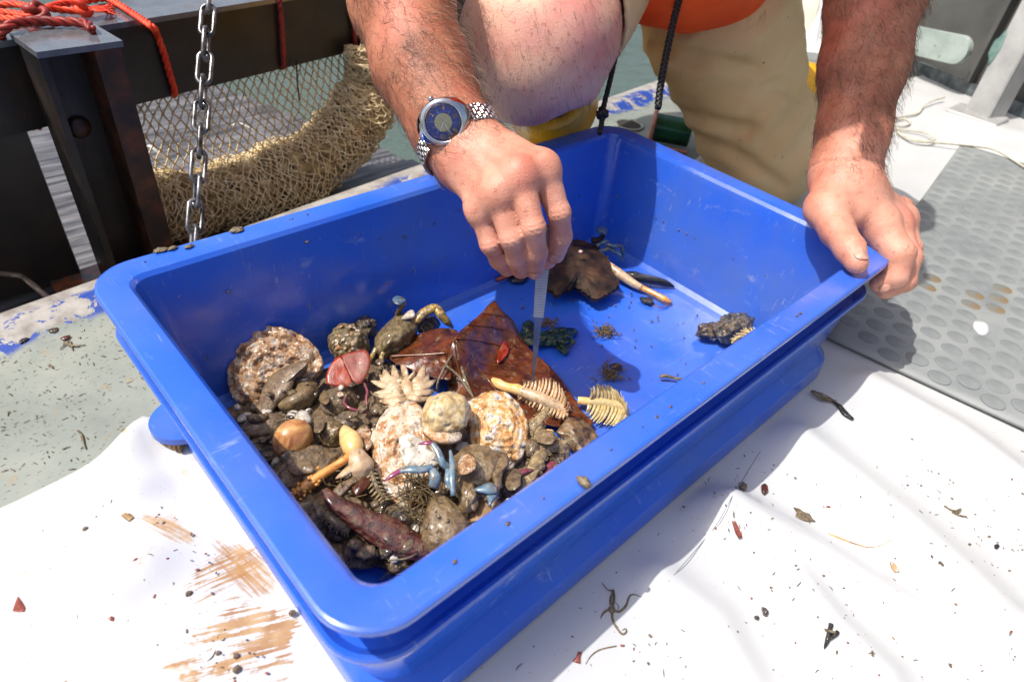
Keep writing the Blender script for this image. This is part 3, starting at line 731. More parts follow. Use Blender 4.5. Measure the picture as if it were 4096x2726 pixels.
fr_ring = [CP(1740, 150, 1.93), CP(1760, 120, 1.93), CP(1800, 103, 1.93), CP(1835, 98, 1.93), CP(1858, 75, 1.93), CP(1885, 30, 1.93), CP(1900, -30, 1.93), CP(1925, -30, 1.95), CP(1935, 60, 1.95), CP(1915, 140, 1.93), CP(1880, 158, 1.93), CP(1820, 166, 1.93), CP(1760, 162, 1.93)]
M_WCON = mat('white_container', [srgb(206, 206, 204), srgb(226, 226, 224)], 14, .4, .1, 80)
rr = np.array(fr_ring); cc_ = CP(1870, 130, 1.93)
part('front_panel', star(cc_, catmull(rr, 4, True), 5, 0, .016), M_WCON, wb)
bk = [CP(1735, 170, 2.12), CP(1735, -60, 2.12), CP(1935, -60, 2.12), CP(1935, 160, 2.12)]
part('back_panel', star(CP(1835, 50, 2.12), bk, 3, 0, .012), mat('cream_plastic', [srgb(196, 188, 174), srgb(214, 208, 196)], 8, .5), wb, False)
bc2 = CP(1815, 110, 2.02)
part('blue_basin', lathe([(.05, -.085), (.088, -.07), (.105, .02), (.107, .024), (.100, .024), (.08, -.06)], 28, None, bc2), mat('navy_plastic', [srgb(14, 18, 84), srgb(20, 28, 104)], 10, .3), wb, auto=.6)
part('base', box(CP(1835, 160, 2.02)*A(1, 1, 0)+A(0, 0, .012), (.30, .22, .022), np.stack([nrm(A(CR[0][0], CR[0][1], 0)), nrm(A(-CR[0][1], CR[0][0], 0)), A(0, 0, 1)], 1)), M_WCON, wb, False)
# loose cream string lying on the far tarpaulin
M_STR = mat('cream_string', [srgb(180, 172, 150), srgb(206, 200, 182)], 80, .7)
def cz(px, py, z=.016): return G((3096+px/2.24)/PS, (py/2.24)/PS, z)
solo('loose_string', tube(catmull([cz(1525, 875), cz(1430, 900), cz(1340, 950), cz(1290, 1015), cz(1180, 1040), cz(1090, 1060), cz(1060, 1100), cz(1140, 1130), cz(1215, 1110), cz(1200, 1075), cz(1120, 1070), cz(1040, 1110), cz(1000, 1150), cz(1130, 1165), cz(1330, 1185), cz(1440, 1240), cz(1380, 1270), cz(1220, 1240), cz(1100, 1180), cz(1250, 1260), cz(1480, 1280), cz(1800, 1310), cz(2000, 1350), cz(2250, 1500)], 4), .0022, 5), M_STR, 'cream string curled on the white sheet behind the left forearm', 'string')
# ================================================================== PERSON
CAMR = CR[0]; CAMD = CR[1]; CAMF = CR[2]
def arm_sdf(ax, rad, fingers, palm, kfing=.0012, kpalm=.010, nails=None, extra=None):
    def f(p):
        d = chain(p, ax, rad, .02)
        pd = None
        for a, b, ra, rb in palm:
            c = cone(p, a, b, ra, rb); pd = c if pd is None else smin(pd, c, .008)
        d = smin(d, pd, .018)
        fd = None
        for pts, rr, dors in fingers:
            c = chain(p, pts, rr, .004)
            for j in range(1, len(pts)-1):
                axd = nrm(nrm(pts[j+1]-pts[j])+nrm(pts[j]-pts[j-1])); q = p-pts[j]; s = q@axd; lat = np.linalg.norm(q-np.outer(s, axd), axis=1)
                dm = np.clip((q@dors)/(rr[j]+1e-6)+.1, 0, 1)*(lat < rr[j]*2.2)
                c = c+dm*np.exp(-(s/.0055)**2)*(.0009*np.cos(2*np.pi*s/.0036)-.0004)
            c0 = cone(p, pts[0], pts[1], rr[0], rr[1])
            fd = c if fd is None else smin(fd, c, .0004)
        base = None
        for pts, rr, dors in fingers:
            c = cone(p, pts[0], pts[0]+(pts[1]-pts[0])*.12, rr[0], rr[0]*.97); base = c if base is None else smin(base, c, .005)
        hand = smin(d, base, kpalm)
        out = smin(hand, fd, .0028)
        if extra: out = extra(p, out)
        return out+.0006*fbm(p, 55, 2, 4)+.0011*vnoise(p, 22, 7)
    return f
# ---- right arm (wears the watch, holds the forceps)
RA = [P(862, -420, .74), P(905, -130, .66), P(925, 0, .635), P(968, 150, .615), P(1008, 235, .605), P(1040, 300, .600), P(1078, 365, .590)]
RAr = [.048, .052, .0478, .0425, .0352, .0305, .0308]
def FG(px, dors): return [P(x, y, d) for x, y, d, r in px], [r for x, y, d, r in px], dors
dR = nrm(-CAMF*.9-CAMD*.35)
RF = [FG([(1110, 480, .562, .0122), (1129, 561, .568, .0092), (1149, 596, .586, .0084), (1166, 617, .598, .0074)], dR),
      FG([(1146, 446, .549, .0130), (1177, 549, .553, .0096), (1190, 593, .575, .0088), (1199, 620, .593, .0078)], dR),
      FG([(1194, 406, .544, .0138), (1229, 524, .545, .0102), (1234, 580, .567, .0094), (1231, 619, .592, .0084)], dR),
      FG([(1247, 388, .554, .0140), (1286, 489, .561, .0106), (1291, 545, .583, .0096), (1279, 584, .601, .0084)], dR),
      FG([(1120, 440, .618, .0165), (1190, 525, .628, .0135), (1240, 575, .622, .0120), (1256, 596, .614, .0100)], -dR)]
wr = RA[-1]
RP = [(RA[-2], RF[i][0][0], .024, RF[i][1][0]*1.0) for i in range(4)]+[(wr, RF[4][0][0], .022, .018)]
RP += [(RF[i][0][0], RF[i+1][0][0], .0135, .0135) for i in range(3)]
def tendons(p, d):
    for i in range(4):
        a_, b_ = RA[-1]+dR*.0235+(RF[i][0][0]-RA[-1])*.12, RF[i][0][0]+dR*(RF[i][1][0]*.80)
        d = smin(d, cone(p, a_, b_, .0035, .0050), .006)
    for pts in ([P(1075, 350, .562), P(1120, 395, .546), P(1140, 425, .541)], [P(1110, 350, .560), P(1165, 375, .545), P(1215, 372, .541)]): d = smin(d, chain(p, pts, [.0016, .0020, .0016], .002), .004)
    return d
fR = arm_sdf(RA, RAr, RF, RP, extra=tendons)
def bbox(*L):
    a = np.vstack([np.vstack(l) for l in L]); return a.min(0)-.075, a.max(0)+.075
lo, hi = bbox(RA[1:], *[f[0] for f in RF]); lo2, hi2 = np.minimum(lo, RA[1]-.06), hi
VR = nets(fR, lo2+.02, hi2-.02, .0018)
# ---- left arm (grips the tub corner)
LA = [P(2050, -420, .80), P(2022, -120, .750), P(2012, 0, .745), P(1986, 150, .745), P(1962, 300, .745), P(1943, 395, .738), P(1955, 440, .730)]
LAr = [.048, .052, .0490, .0440, .0360, .0315, .0325]
dL = nrm(CAMR*.55-CAMF*.6-CAMD*.35)
LF = [FG([(2022, 516, .716, .0200), (2066, 582, .703, .0170), (2058, 634, .706, .0130), (2022, 651, .712, .0102)], dL),
      FG([(2056, 518, .738, .0180), (2086, 592, .726, .0150), (2078, 645, .724, .0122), (2036, 667, .724, .0100)], dL),
      FG([(2072, 505, .757, .0160), (2093, 572, .754, .0130), (2084, 632, .750, .0115), (2050, 658, .745, .0098)], dL),
      FG([(2066, 488, .776, .0145), (2086, 545, .780, .0112), (2078, 600, .776, .0098), (2055, 628, .768, .0085)], dL),
      FG([(1902, 478, .712, .0215), (1926, 532, .690, .0168), (1956, 574, .669, .0142), (1970, 603, .6585, .0112)], nrm(-CAMF-CAMD*.5))]
LP = [(LA[-1], LF[i][0][0], .027, LF[i][1][0]) for i in range(4)]+[(LA[-1], LF[4][0][0], .026, .022), (LA[-2], LF[4][0][0], .028, .021)]
LP += [(LF[i][0][0], LF[i+1][0][0], .0145, .0145) for i in range(3)]+[(LF[4][0][0]*.4+LF[4][0][1]*.6, LF[0][0][0]*.6+LA[-1]*.4, .012, .018)]
def lex(p, d):   # wrist crease
    ax = nrm(LA[-2]-LA[-3]); s = (p-(LA[-2]+ax*.002))@ax+.004*np.sin(((p-LA[-2])@CAMR)*60)
    return d+.0016*np.exp(-(s/.0016)**2)
fL = arm_sdf(LA, LAr, LF, LP, extra=lex)
lo, hi = bbox(LA[1:], *[f[0] for f in LF])
VL = nets(fL, lo+.02, hi-.02, .0018)
# ---- legs, trunk, head: coarser
K = P(1232, 105, .775); KH = A(.84, .62, .40); RS1 = P(1262, 185, .82); RANK = A(.80, .63, .07)
LHIP = A(.925, .562, .412); LK = A(1.012, .335, .075); LANK = A(1.25, .405, .085)
PEL = A(.95, .60, .42); CH = A(.69, .44, .68); RSH = A(.53, .55, .68); LSH = A(.84, .33, .68); NK = A(.60, .36, .77); HD = A(.545, .305, .84)
def fBody(p):
    kn = cone(p, K, K+(KH-K)*.45, .0800, .086)
    kn = smin(kn, cone(p, P(1215, 170, .765), P(1200, 195, .775), .046, .042), .035)
    kn = smin(kn, cone(p, P(1335, 120, .775), P(1328, 190, .785), .034, .028), .012)
    kn = smin(kn, cone(p, P(1300, 60, .76), P(1180, 70, .76), .060, .055), .04)
    d = smin(kn, chain(p, [K+(KH-K)*.45, KH], [.086, .105], .03), .03)
    d = smin(d, chain(p, [RS1, RS1*.5+RANK*.5, RANK], [.042, .040, .036], .02), .02)
    d = smin(d, chain(p, [LHIP, LK, LANK], [.105, .066, .042], .03), .03)
    d = smin(d, chain(p, [PEL, (PEL+CH)/2, CH], [.145, .14, .15], .05), .05)
    d = smin(d, cone(p, RSH, LSH, .075, .075), .05)
    d = smin(d, chain(p, [CH, NK, HD], [.08, .058, .06], .03), .03)
    hd = cone(p, HD, HD+A(-.035, -.035, -.075), .088, .062)
    hd = smin(hd, cone(p, HD+A(-.085, -.085, -.045), HD+A(-.098, -.096, -.066), .010, .014), .014)      # nose
    for sg in (-1, 1): hd = smin(hd, cone(p, HD+sg*A(.058, -.058, 0)+A(0, 0, -.01), HD+sg*A(.062, -.062, 0)+A(.004, .004, -.04), .016, .012), .006)
    d = smin(d, hd, .02)
    d = smin(d, chain(p, [RSH, RA[0], RA[1]], [.062, .050, .047], .03), .03)
    d = smin(d, chain(p, [LSH, LA[0], LA[1]], [.062, .050, .047], .03), .03)
    return d+.0010*fbm(p, 16, 2, 3)
VB = nets(fBody, (.28, .13, -.0), (1.46, .98, 1.0), .0056)
kmask = VB[0]
m, nt, b = newmat('skin'); v = coords(nt, 'Object')
at = nd(nt, 'ShaderNodeAttribute'); at.attribute_name = 'tan'; tanf = at.outputs['Fac']
n1 = noise(nt, v, 26, 6, .6); n2 = noise(nt, v, 9, 4, .5); n3 = noise(nt, v, 210, 3, .6)
tanned = ramp(nt, n1, [(.3, srgb(132, 78, 56)), (.5, srgb(164, 102, 76)), (.72, srgb(186, 126, 98))])
handc = ramp(nt, n1, [(.3, srgb(184, 116, 94)), (.5, srgb(206, 142, 118)), (.72, srgb(218, 160, 138))])
pale = ramp(nt, n2, [(.32, srgb(206, 140, 132)), (.48, srgb(222, 174, 150)), (.7, srgb(228, 190, 166))])
c = mixc(nt, ramp(nt, tanf, [(.0, (0, 0, 0)), (.5, (1, 1, 1))]), pale, handc); c = mixc(nt, ramp(nt, tanf, [(.5, (0, 0, 0)), (1.0, (1, 1, 1))]), c, tanned)
spot = ramp(nt, noise(nt, v, 150, 3, .6), [(.60, (0, 0, 0)), (.70, (.5, .5, .5))]); c = mixc(nt, spot, c, srgb(150, 84, 58))
red = ramp(nt, noise(nt, v, 15, 3), [(.50, (0, 0, 0)), (.72, (.42, .42, .42))]); c = mixc(nt, red, c, srgb(206, 96, 84))
nt.links.new(c, b.inputs['Base Color'])
b.inputs['Roughness'].default_value = .36; b.inputs['Specular IOR Level'].default_value = .5
nt.links.new(ramp(nt, noise(nt, v, 40, 3), [(.35, (.38,)*3), (.65, (.58,)*3)]), b.inputs['Roughness'])
b.inputs['Subsurface Weight'].default_value = .25; b.inputs['Subsurface Radius'].default_value = (1, .35, .2); b.inputs['Subsurface Scale'].default_value = .004
vo = nd(nt, 'ShaderNodeTexVoronoi'); nt.links.new(v, vo.inputs['Vector']); vo.inputs['Scale'].default_value = 850
bump(nt, b, mth(nt, 'ADD', mth(nt, 'MULTIPLY', vo.outputs['Distance'], .5), noise(nt, v, 420, 5, .65)), .55, .0009); M_SKIN = m
per = thing('person', 'kneeling person in khaki shorts, orange vest and yellow boots, probing the catch with forceps', 'person', A(.9, .55, 0))
BV, BF_ = join(VR, VL, VB)
body = part('body', (BV, BF_), M_SKIN, per)
nR, nL = len(VR[0]), len(VL[0])
def along(Vv, a, bb): d = bb-a; return ((Vv-a)@d)/(d@d)
tn = np.zeros(len(BV))
tn[:nR] = np.clip(1-.55*np.clip(along(VR[0], RA[5], RA[6]+(RA[6]-RA[5])*.6), 0, 1), 0, 1)
tn[nR:nR+nL] = np.clip(1-.55*np.clip(along(VL[0], LA[4], LA[6]), 0, 1), 0, 1)
armd = np.minimum(chain(VB[0], [RSH, RA[0], RA[1]], [.0, .0, .0], .001), chain(VB[0], [LSH, LA[0], LA[1]], [.0, .0, .0], .001))
tn[nR+nL:] = np.where((VB[0][:, 2] > .5) | (armd < .072), 1.0, 0)
att = body.data.attributes.new('tan', 'FLOAT', 'POINT'); att.data.foreach_set('value', tn)
# fingernails
M_NAIL = mat('fingernail', [srgb(188, 132, 112), srgb(204, 152, 134)], 90, .22, .1, 200)
def nail(pts, rr, dors, w=.0060, l=.0066, back=.15):
    ax = nrm(pts[-1]-pts[-2]); dd = nrm(dors-ax*(dors@ax)); sd = np.cross(ax, dd); c = pts[-1]-ax*(rr[-1]*back)+dd*(rr[-1]*1.0+.0022)
    ring = []
    for t in np.linspace(0, 2*np.pi, 25)[:-1]:
        x = w*np.sign(math.cos(t))*abs(math.cos(t))**.7; y = l*np.sign(math.sin(t))*abs(math.sin(t))**.75
        ring.append(c+sd*x+ax*y-dd*(.0036*(x/w)**2+.0022*(y/l)**2*(1 if y > 0 else .1)))
    return star(c, ring, 6, .0008, .0008, up=dd)
for i in (0, 1, 2, 3): part('fingernail', nail(*RF[i], w=[.0046, .0052, .0062, .0060][i], l=[.0046, .005, .0062, .0062][i]), M_NAIL, body)
part('fingernail', nail(LF[4][0], LF[4][1], nrm(-CAMF*.85-CAMD*.6+CAMR*.1), .0074, .0080), M_NAIL, body)
part('fingernail', nail(LF[0][0], LF[0][1], nrm(CAMD*.8-CAMF*.5), .0058, .006), M_NAIL, body)
# hair on forearms and knee
def hairs(Vv, F_, cnt, dirfn, ln, curl, r, seed):
    rs = np.random.default_rng(seed); ids = rs.choice(len(F_), cnt); L = []
    for i in ids:
        q = Vv[list(F_[i])]; c = q.mean(0); n = nrm(np.cross(q[2]-q[0], q[3]-q[1])); t = nrm(dirfn(c)); s = np.cross(n, t); l = ln*rs.uniform(.5, 1.25); a = rs.uniform(-1, 1)*curl; lift = rs.uniform(.12, .55); p = c.copy(); pth = [p.copy()]
        ang = rs.uniform(-.7, .7)
        for k in range(5):
            p = p+(l/5)*(math.cos(ang)*t+math.sin(ang)*s+n*lift); lift -= .17; ang += a*.45; pth.append(p.copy())
        L.append(tube(pth, [r, r*.7, r*.25], 3, caps=False))
    return join(*L)
FR = [f for f in VR[1]]; vr = VR[0]; mR = np.array([vr[f[0]] for f in FR]); sR = along(mR, RA[2], RA[5])
fa = [FR[i] for i in np.where((sR > -.5) & (sR < 1.25))[0]]
FLq = VL[1]; vl = VL[0]; mL = np.array([vl[f[0]] for f in FLq]); sL = along(mL, LA[2], LA[5])
fb = [FLq[i] for i in np.where((sL > -.4) & (sL < 1.05))[0]]
fk = [f for f in VB[1] if np.linalg.norm(VB[0][f[0]]-K) < .13]
M_HD = mat('dark_body_hair', srgb(74, 50, 38), rough=.45); M_HG = mat('grey_body_hair', srgb(176, 150, 124), rough=.4)
dirR = RA[5]-RA[2]; dirL = LA[5]-LA[2]
part('arm_hair', join(hairs(vr, fa, 3000, lambda c: dirR+CAMR*.06, .021, 2.0, .00013, 1), hairs(vl, fb, 3000, lambda c: dirL+CAMR*.07, .020, 2.0, .00013, 2)), M_HD, body, kind='stuff')
part('arm_hair', join(hairs(vr, fa, 1100, lambda c: dirR+CAMR*.1, .022, 1.6, .00014, 3), hairs(vl, fb, 1100, lambda c: dirL+CAMR*.1, .021, 1.6, .00014, 4)), M_HG, body, kind='stuff')
part('knee_hair', hairs(VB[0], fk, 1500, lambda c: CAMD+CAMR*.1, .016, .8, .00012, 5), M_HD, body, kind='stuff')
V, F = lump(HD+A(.012, .012, .012), (.096, .096, .098), None, 3, .05, 3, 4, 3); keepf = [f for f in F if (V[list(f)].mean(0)-HD)@nrm(A(.5, .5, .55)) > -.012]
o = part('head_hair', (V, keepf), mat('grey_hair', [srgb(70, 62, 56), srgb(128, 120, 112)], 90, .6, .6, 200), per); md = o.modifiers.new('t', 'SOLIDIFY'); md.thickness = .01
# ---- khaki shorts
HEM = K+(KH-K)*.16; HAX = nrm(KH-K); kneedir = nrm(LK-LHIP)
def fShorts(p):
    rl = chain(p, [HEM, KH], [.1000, .128], .03)
    fold = .0055*np.sin(((p-KH)@nrm(np.cross(HAX, A(0, 0, 1))))*95+3*vnoise(p, 14, 2))*np.exp(-np.abs((p-HEM)@HAX)/.12)
    rl = rl+fold*.25
    ll = chain(p, [LHIP+A(0, .02, .02), LHIP*.5+LK*.5, LK], [.114, .112, .100], .04)
    s = (p-LHIP)@kneedir; sl = (p-LHIP)@nrm(CAMR)
    wv = s*1.0+sl*.55+.030*vnoise(p, 9, 5)
    ll = ll+.011*np.abs(np.sin(wv*44))**1.3*np.clip(s/.10, .25, 1)*(.3+.9*np.abs(vnoise(p, 6, 9)))+.010*vnoise(p, 11, 6)+.006*vnoise(p, 26, 8)
    pel = chain(p, [PEL, PEL+(CH-PEL)*.18], [.162, .158], .03)
    d = smin(smin(rl, pel, .03), smin(ll, pel, .05), .022)
    d = np.maximum(d, -((p-HEM)@HAX))                          # cut at the knee hem
    inner = np.minimum(chain(p, [HEM-HAX*.03, KH], [.0910, .10], .03), 9)
    d = np.maximum(d, -inner)
    return np.maximum(d, -(LK[2]-.072-p[:, 2])*-1*0-9)
CREASE = []
for ln in ([(1535, 320), (1610, 395), (1700, 460)], [(1575, 300), (1680, 350), (1800, 430)], [(1740, 215), (1800, 195), (1845, 225)], [(1470, 100), (1600, 135), (1740, 160)], [(1555, 250), (1650, 285), (1740, 300)], [(1500, 200), (1530, 280), (1560, 370)]):
    q_ = catmull(np.array([(x, y, 0) for x, y in ln], float), 3); cp = []
    dd2 = np.arange(.75, 1.25, .004)
    for x, y, _ in q_:
        v_ = fShorts(np.array([P(x, y, t) for t in dd2])) < 0
        if v_.any(): cp.append(P(x, y, float(dd2[np.argmax(v_)])-.002))
    if len(cp) > 2: CREASE.append(np.array(cp))
def fShorts2(p):
    d = fShorts(p)
    for c_ in CREASE:
        m_ = (np.abs(p-c_.mean(0)).max(1) < .22)
        if m_.any(): d[m_] = smax(d[m_], -chain(p[m_], list(c_), [.004]+[.0085]*(len(c_)-2)+[.004], .004), .016)
    return d
VS = nets(fShorts2, (.48, .14, -.045), (1.22, .84, .64), .0040)
m, nt, b = newmat('khaki_cloth'); v = coords(nt)
cc = ramp(nt, noise(nt, v, 7, 5), [(.35, srgb(222, 188, 134)), (.65, srgb(236, 206, 154))])
stn = ramp(nt, noise(nt, coords(nt, sc=(1, 1, .45)), 34, 5, .6), [(.64, (0, 0, 0)), (.74, (.5, .5, .5))]); cc = mixc(nt, stn, cc, srgb(150, 122, 66))
dots = ramp(nt, noise(nt, v, 130, 2), [(.73, (0, 0, 0)), (.76, (.8, .8, .8))]); cc = mixc(nt, dots, cc, srgb(110, 84, 52))
nt.links.new(cc, b.inputs['Base Color']); b.inputs['Roughness'].default_value = .85; b.inputs['Specular IOR Level'].default_value = .2
bump(nt, b, mth(nt, 'ADD', noise(nt, v, 900, 2), mth(nt, 'MULTIPLY', noise(nt, v, 28, 5), 1.6)), .25, .0012); M_KHAKI = m
part('shorts', VS, M_KHAKI, per)
# ---- orange vest
VBOT = P(1570, -25, .90)
def fVest(p):
    d = smin(chain(p, [P(1512, -32, .885), P(1600, -40, .90), P(1770, -80, .95)], [.050, .052, .044], .03), chain(p, [P(1620, -140, .93), CH], [.10, .182], .05), .05)
    d = smin(d, cone(p, PEL+A(0, 0, .06), CH, .165, .175), .06)
    d = smin(d, cone(p, RSH, LSH, .092, .092), .05)
    d = np.maximum(d, -(cone(p, CH, NK+A(-.02, -.02, .06), .07, .085)))
    return d+.0045*np.sin(((p-CH)@A(.5, .6, .62))*70+3*vnoise(p, 8, 1))+.004*vnoise(p, 18, 2)
VV = nets(fVest, (.38, .16, .26), (1.16, .86, .96), .0056)
M_VEST = mat('orange_vest_cloth', [srgb(240, 70, 14), srgb(252, 92, 28)], 12, .6, .25, 500, spec=.3)
vest = part('vest', VV, M_VEST, per)
# ---- boots
M_YEL = mat('yellow_rubber', [srgb(206, 148, 16), srgb(232, 178, 30)], 14, .3, .15, 50, specks=(srgb(120, 90, 40), 26, .66))
BT = P(1256, 185, .822)
def fBootR(p):
    d = chain(p, [BT, BT*.5+RANK*.5, RANK], [.060, .063, .055], .03)
    d = smin(d, chain(p, [RANK+A(.03, .02, -.01), RANK+A(-.08, -.07, -.012), RANK+A(-.17, -.14, -.025)], [.055, .050, .042], .02), .02)
    d = np.maximum(d, -chain(p, [BT-nrm(RANK-BT)*.03, BT*.6+RANK*.4], [.047, .046], .02)); d = np.maximum(d, (BT-p)@nrm(RANK-BT))
    return np.maximum(d, .004-p[:, 2])
part('boot', nets(fBootR, (.46, .34, -.01), (1.0, .84, .34), .0042), M_YEL, per)
LB0 = LK*.45+LANK*.55
def fBootL(p):
    d = chain(p, [LB0, LANK], [.064, .058], .03)
    d = smin(d, chain(p, [LANK+A(.02, .01, .02), LANK+A(.045, .0, -.0), LANK+A(.05, -.01, -.045)], [.058, .054, .045], .02), .02)
    return np.maximum(d, .004-p[:, 2])
part('boot', nets(fBootL, (1.08, .30, -.01), (1.50, .58, .2), .0046), M_YEL, per)
# ---- black cords hanging from the vest
def braid(path, r, pitch):
    path = catmull(path, 8); seg = np.linalg.norm(np.diff(path, axis=0), axis=1); L = np.concatenate([[0], np.cumsum(seg)]); N = int(L[-1]/pitch*8); s = np.linspace(0, L[-1], N)
    C_ = np.stack([np.interp(s, L, path[:, k]) for k in range(3)], 1); out = []; prev = None; sv = []
    for i in range(N):
        d = nrm(C_[min(i+1, N-1)]-C_[max(i-1, 0)]); a = frame(d)[0] if prev is None else nrm(prev-d*(prev@d)); prev = a; sv.append((a, np.cross(d, a)))
    for sg in (-1, 1):
        for k in range(3):
            ph = [sg*2*np.pi*s[i]/pitch+k*2.094 for i in range(N)]
            out.append(tube([C_[i]+(.62+.14*math.sin(3*ph[i]))*r*(math.cos(ph[i])*sv[i][0]+math.sin(ph[i])*sv[i][1]) for i in range(N)], r*.44, 5))
    return join(*out)
M_CORD = mat('black_cord', [srgb(10, 10, 12), srgb(26, 26, 28)], 300, .45)
part('cord', braid([P(1462, -60, .84), P(1446, 5, .835), P(1425, 90, .83), P(1405, 180, .82), P(1388, 250, .81), P(1384, 285, .805), P(1380, 308, .80)], .0033, .013), M_CORD, vest)
part('cord_knot', join(knot(P(1386, 262, .808), .0068, .0030, 3), knot(P(1386, 264, .807), .0060, .0028, 5)), M_CORD, vest)
part('cord', braid([P(1578, -60, .86), P(1562, 0, .855), P(1545, 70, .85), P(1528, 150, .85), P(1518, 210, .85), P(1514, 250, .85)], .0047, .018), M_CORD, vest)
# ================================================================== WATCH
dd_ = np.arange(.50, .62, .0005); sd_ = fR(np.array([P(1020, 283, q) for q in dd_])); WC = P(1020, 281, float(dd_[np.argmax(sd_ < 0)])-.0062); WN = nrm(nrm(CC-WC)*.9+CAMD*.10-CAMR*.04)
e6 = nrm((.87*CAMR-.5*CAMD)-WN*((.87*CAMR-.5*CAMD)@WN)); e3 = np.cross(-e6, WN)
Mw = np.stack([e3, -e6, WN], 1)     # local x = 3 o'clock, y = 12 o'clock, z = out
wt = thing('wristwatch', 'steel wristwatch with blue dial and metal bracelet on the wrist', 'watch', WC)
M_CHR = mat('polished_steel', [srgb(196, 196, 198), srgb(214, 214, 216)], 30, .12, 0, metal=1.0)
M_BRU = mat('bracelet_steel', [srgb(176, 176, 178), srgb(200, 200, 202)], 60, .2, 0, metal=1.0)
def WL(VF): return xf(VF, Mw, WC)
# cushion-shaped case: wider along the bracelet
prof = []
th = np.linspace(0, 2*np.pi, 65)[:-1]
def case_ring(r, z, lug=0.0):
    out = []
    for t in th:
        k = abs(math.sin(t))**3; rr = r+lug*k*(.55+.45*abs(math.sin(t))); out.append((rr*math.cos(t), rr*math.sin(t), z-lug*.9*k))
    return out
rings = [case_ring(.0170, -.0055, .002), case_ring(.0188, -.0045, .0035), case_ring(.0197, -.002, .0045), case_ring(.0196, .0008, .004), case_ring(.0186, .0030, .0015), case_ring(.0178, .0036, 0), case_ring(.0174, .0034, 0), case_ring(.0155, .0016, 0)]
V = np.array(sum(rings, [])); n = 64; F = [(i*n+k, i*n+(k+1) % n, (i+1)*n+(k+1) % n, (i+1)*n+k) for i in range(len(rings)-1) for k in range(n)]; F.append(tuple(range(n-1, -1, -1)))
part('case', WL((V, F)), M_CHR, wt)
bz = lathe([(.0178, .0034), (.0176, .0042), (.0168, .0045), (.0152, .0042), (.0150, .0030)], 64); part('bezel', WL((bz[0], bz[1][:-2])), M_CHR, wt)
M_DIAL = mat('blue_dial', [srgb(34, 44, 140), srgb(46, 58, 166)], 40, .25, coat=.6)
dial = part('dial', WL(lathe([(.0152, .0012), (.0152, .0020)], 64)), M_DIAL, wt, False)
M_CREAM = mat('cream_disc', [srgb(232, 226, 190), srgb(226, 206, 140), srgb(236, 236, 226)], 420, .4, coat=.3)
part('centre_disc', WL(lathe([(.0074, .0020), (.0074, .0023)], 40)), M_CREAM, dial, False)
M_GOLD = mat('gilt_print', srgb(222, 178, 92), rough=.35); M_SIL = mat('silver_hand', srgb(226, 226, 222), rough=.2, metal=.6)
tk = []
for h in range(60):
    a = math.radians(6*h); L = .0012 if h % 5 == 0 else .0006; w_ = .00028 if h % 5 == 0 else .00014
    tk.append(xf(box((0, .0142-L/2, .00215), (w_, L, .0002)), rot((0, 0, 1), -math.degrees(a))))
part('minute_track', WL(join(*tk)), M_GOLD, dial, False)
part('hour_lines', WL(join(*[xf(box((0, .0092, .00215), (.0002, .0034, .0002)), rot((0, 0, 1), -30*h)) for h in (0, 1, 3, 5, 7, 9, 11)])), M_SIL, dial, False)
def glyph(txt, size):
    cu = bpy.data.curves.new('g', 'FONT'); cu.body = txt; cu.size = size; cu.align_x = 'CENTER'; cu.align_y = 'CENTER'; cu.extrude = .0001; cu.resolution_u = 3
    o = bpy.data.objects.new('g', cu); COL.objects.link(o); dg = bpy.context.evaluated_depsgraph_get(); me = bpy.data.meshes.new_from_object(o.evaluated_get(dg))
    V = np.array([v.co[:] for v in me.vertices]); F = [tuple(p.vertices) for p in me.polygons]; bpy.data.objects.remove(o); bpy.data.curves.remove(cu); return V, F
for h, s in ((2, '2'), (4, '4'), (8, '8'), (10, '10')):
    a = math.radians(30*h); g_ = xf(glyph(s, .0050), rot((0, 0, 1), -30*h+180 if False else -30*h), (.0112*math.sin(a), .0112*math.cos(a), .0022))
    part('numeral', WL(g_), M_GOLD, dial, False)
a = math.radians(180); rg = [A(.0016*math.cos(t), -.0112+.0016*math.sin(t), .0022) for t in np.linspace(0, 2*np.pi, 21)[:-1]]
part('dial_emblem', WL(join(tube(rg, .0002, 4, closed=True), tube([A(.0007*math.cos(t), -.0112+.0007*math.sin(t), .0022) for t in np.linspace(0.6, 2*np.pi, 15)], .0002, 4))), M_GOLD, dial)
def hand(deg, L, w_, tail, z, mt):   # degrees clockwise from 12
    V = np.array([(-w_/2, -tail, z), (w_/2, -tail, z), (w_/3, L, z), (-w_/3, L, z), (-w_/2, -tail, z+.0002), (w_/2, -tail, z+.0002), (w_/3, L, z+.0002), (-w_/3, L, z+.0002)])
    return part('watch_hand', WL(xf((V, boxq(V)[1]), rot((0, 0, 1), -deg))), mt, dial, False)
hand(360-240+198, .0078, .0012, .001, .0026, M_SIL); hand(360-240+141, .0118, .0010, .001, .0029, M_SIL); hand(360-240+154, .0128, .0004, .004, .0032, M_GOLD)
part('crown', WL(xf(lathe([(.0022, 0), (.0025, .0004), (.0025, .0024), (.0020, .0030)], 16), rot((0, 1, 0), 90), (.0196, 0, .0))), M_CHR, wt)
gm, gnt, gb_ = newmat('watch_crystal'); gnt.nodes.remove(gb_); tr = gnt.nodes.new('ShaderNodeBsdfTransparent'); gl = gnt.nodes.new('ShaderNodeBsdfGlossy'); gl.inputs['Roughness'].default_value = .03
fz = gnt.nodes.new('ShaderNodeFresnel'); fz.inputs[0].default_value = 1.45; mx = gnt.nodes.new('ShaderNodeMixShader'); gnt.links.new(fz.outputs[0], mx.inputs[0]); gnt.links.new(tr.outputs[0], mx.inputs[1]); gnt.links.new(gl.outputs[0], mx.inputs[2]); gnt.links.new(mx.outputs[0], gnt.nodes['Material Output'].inputs[0])
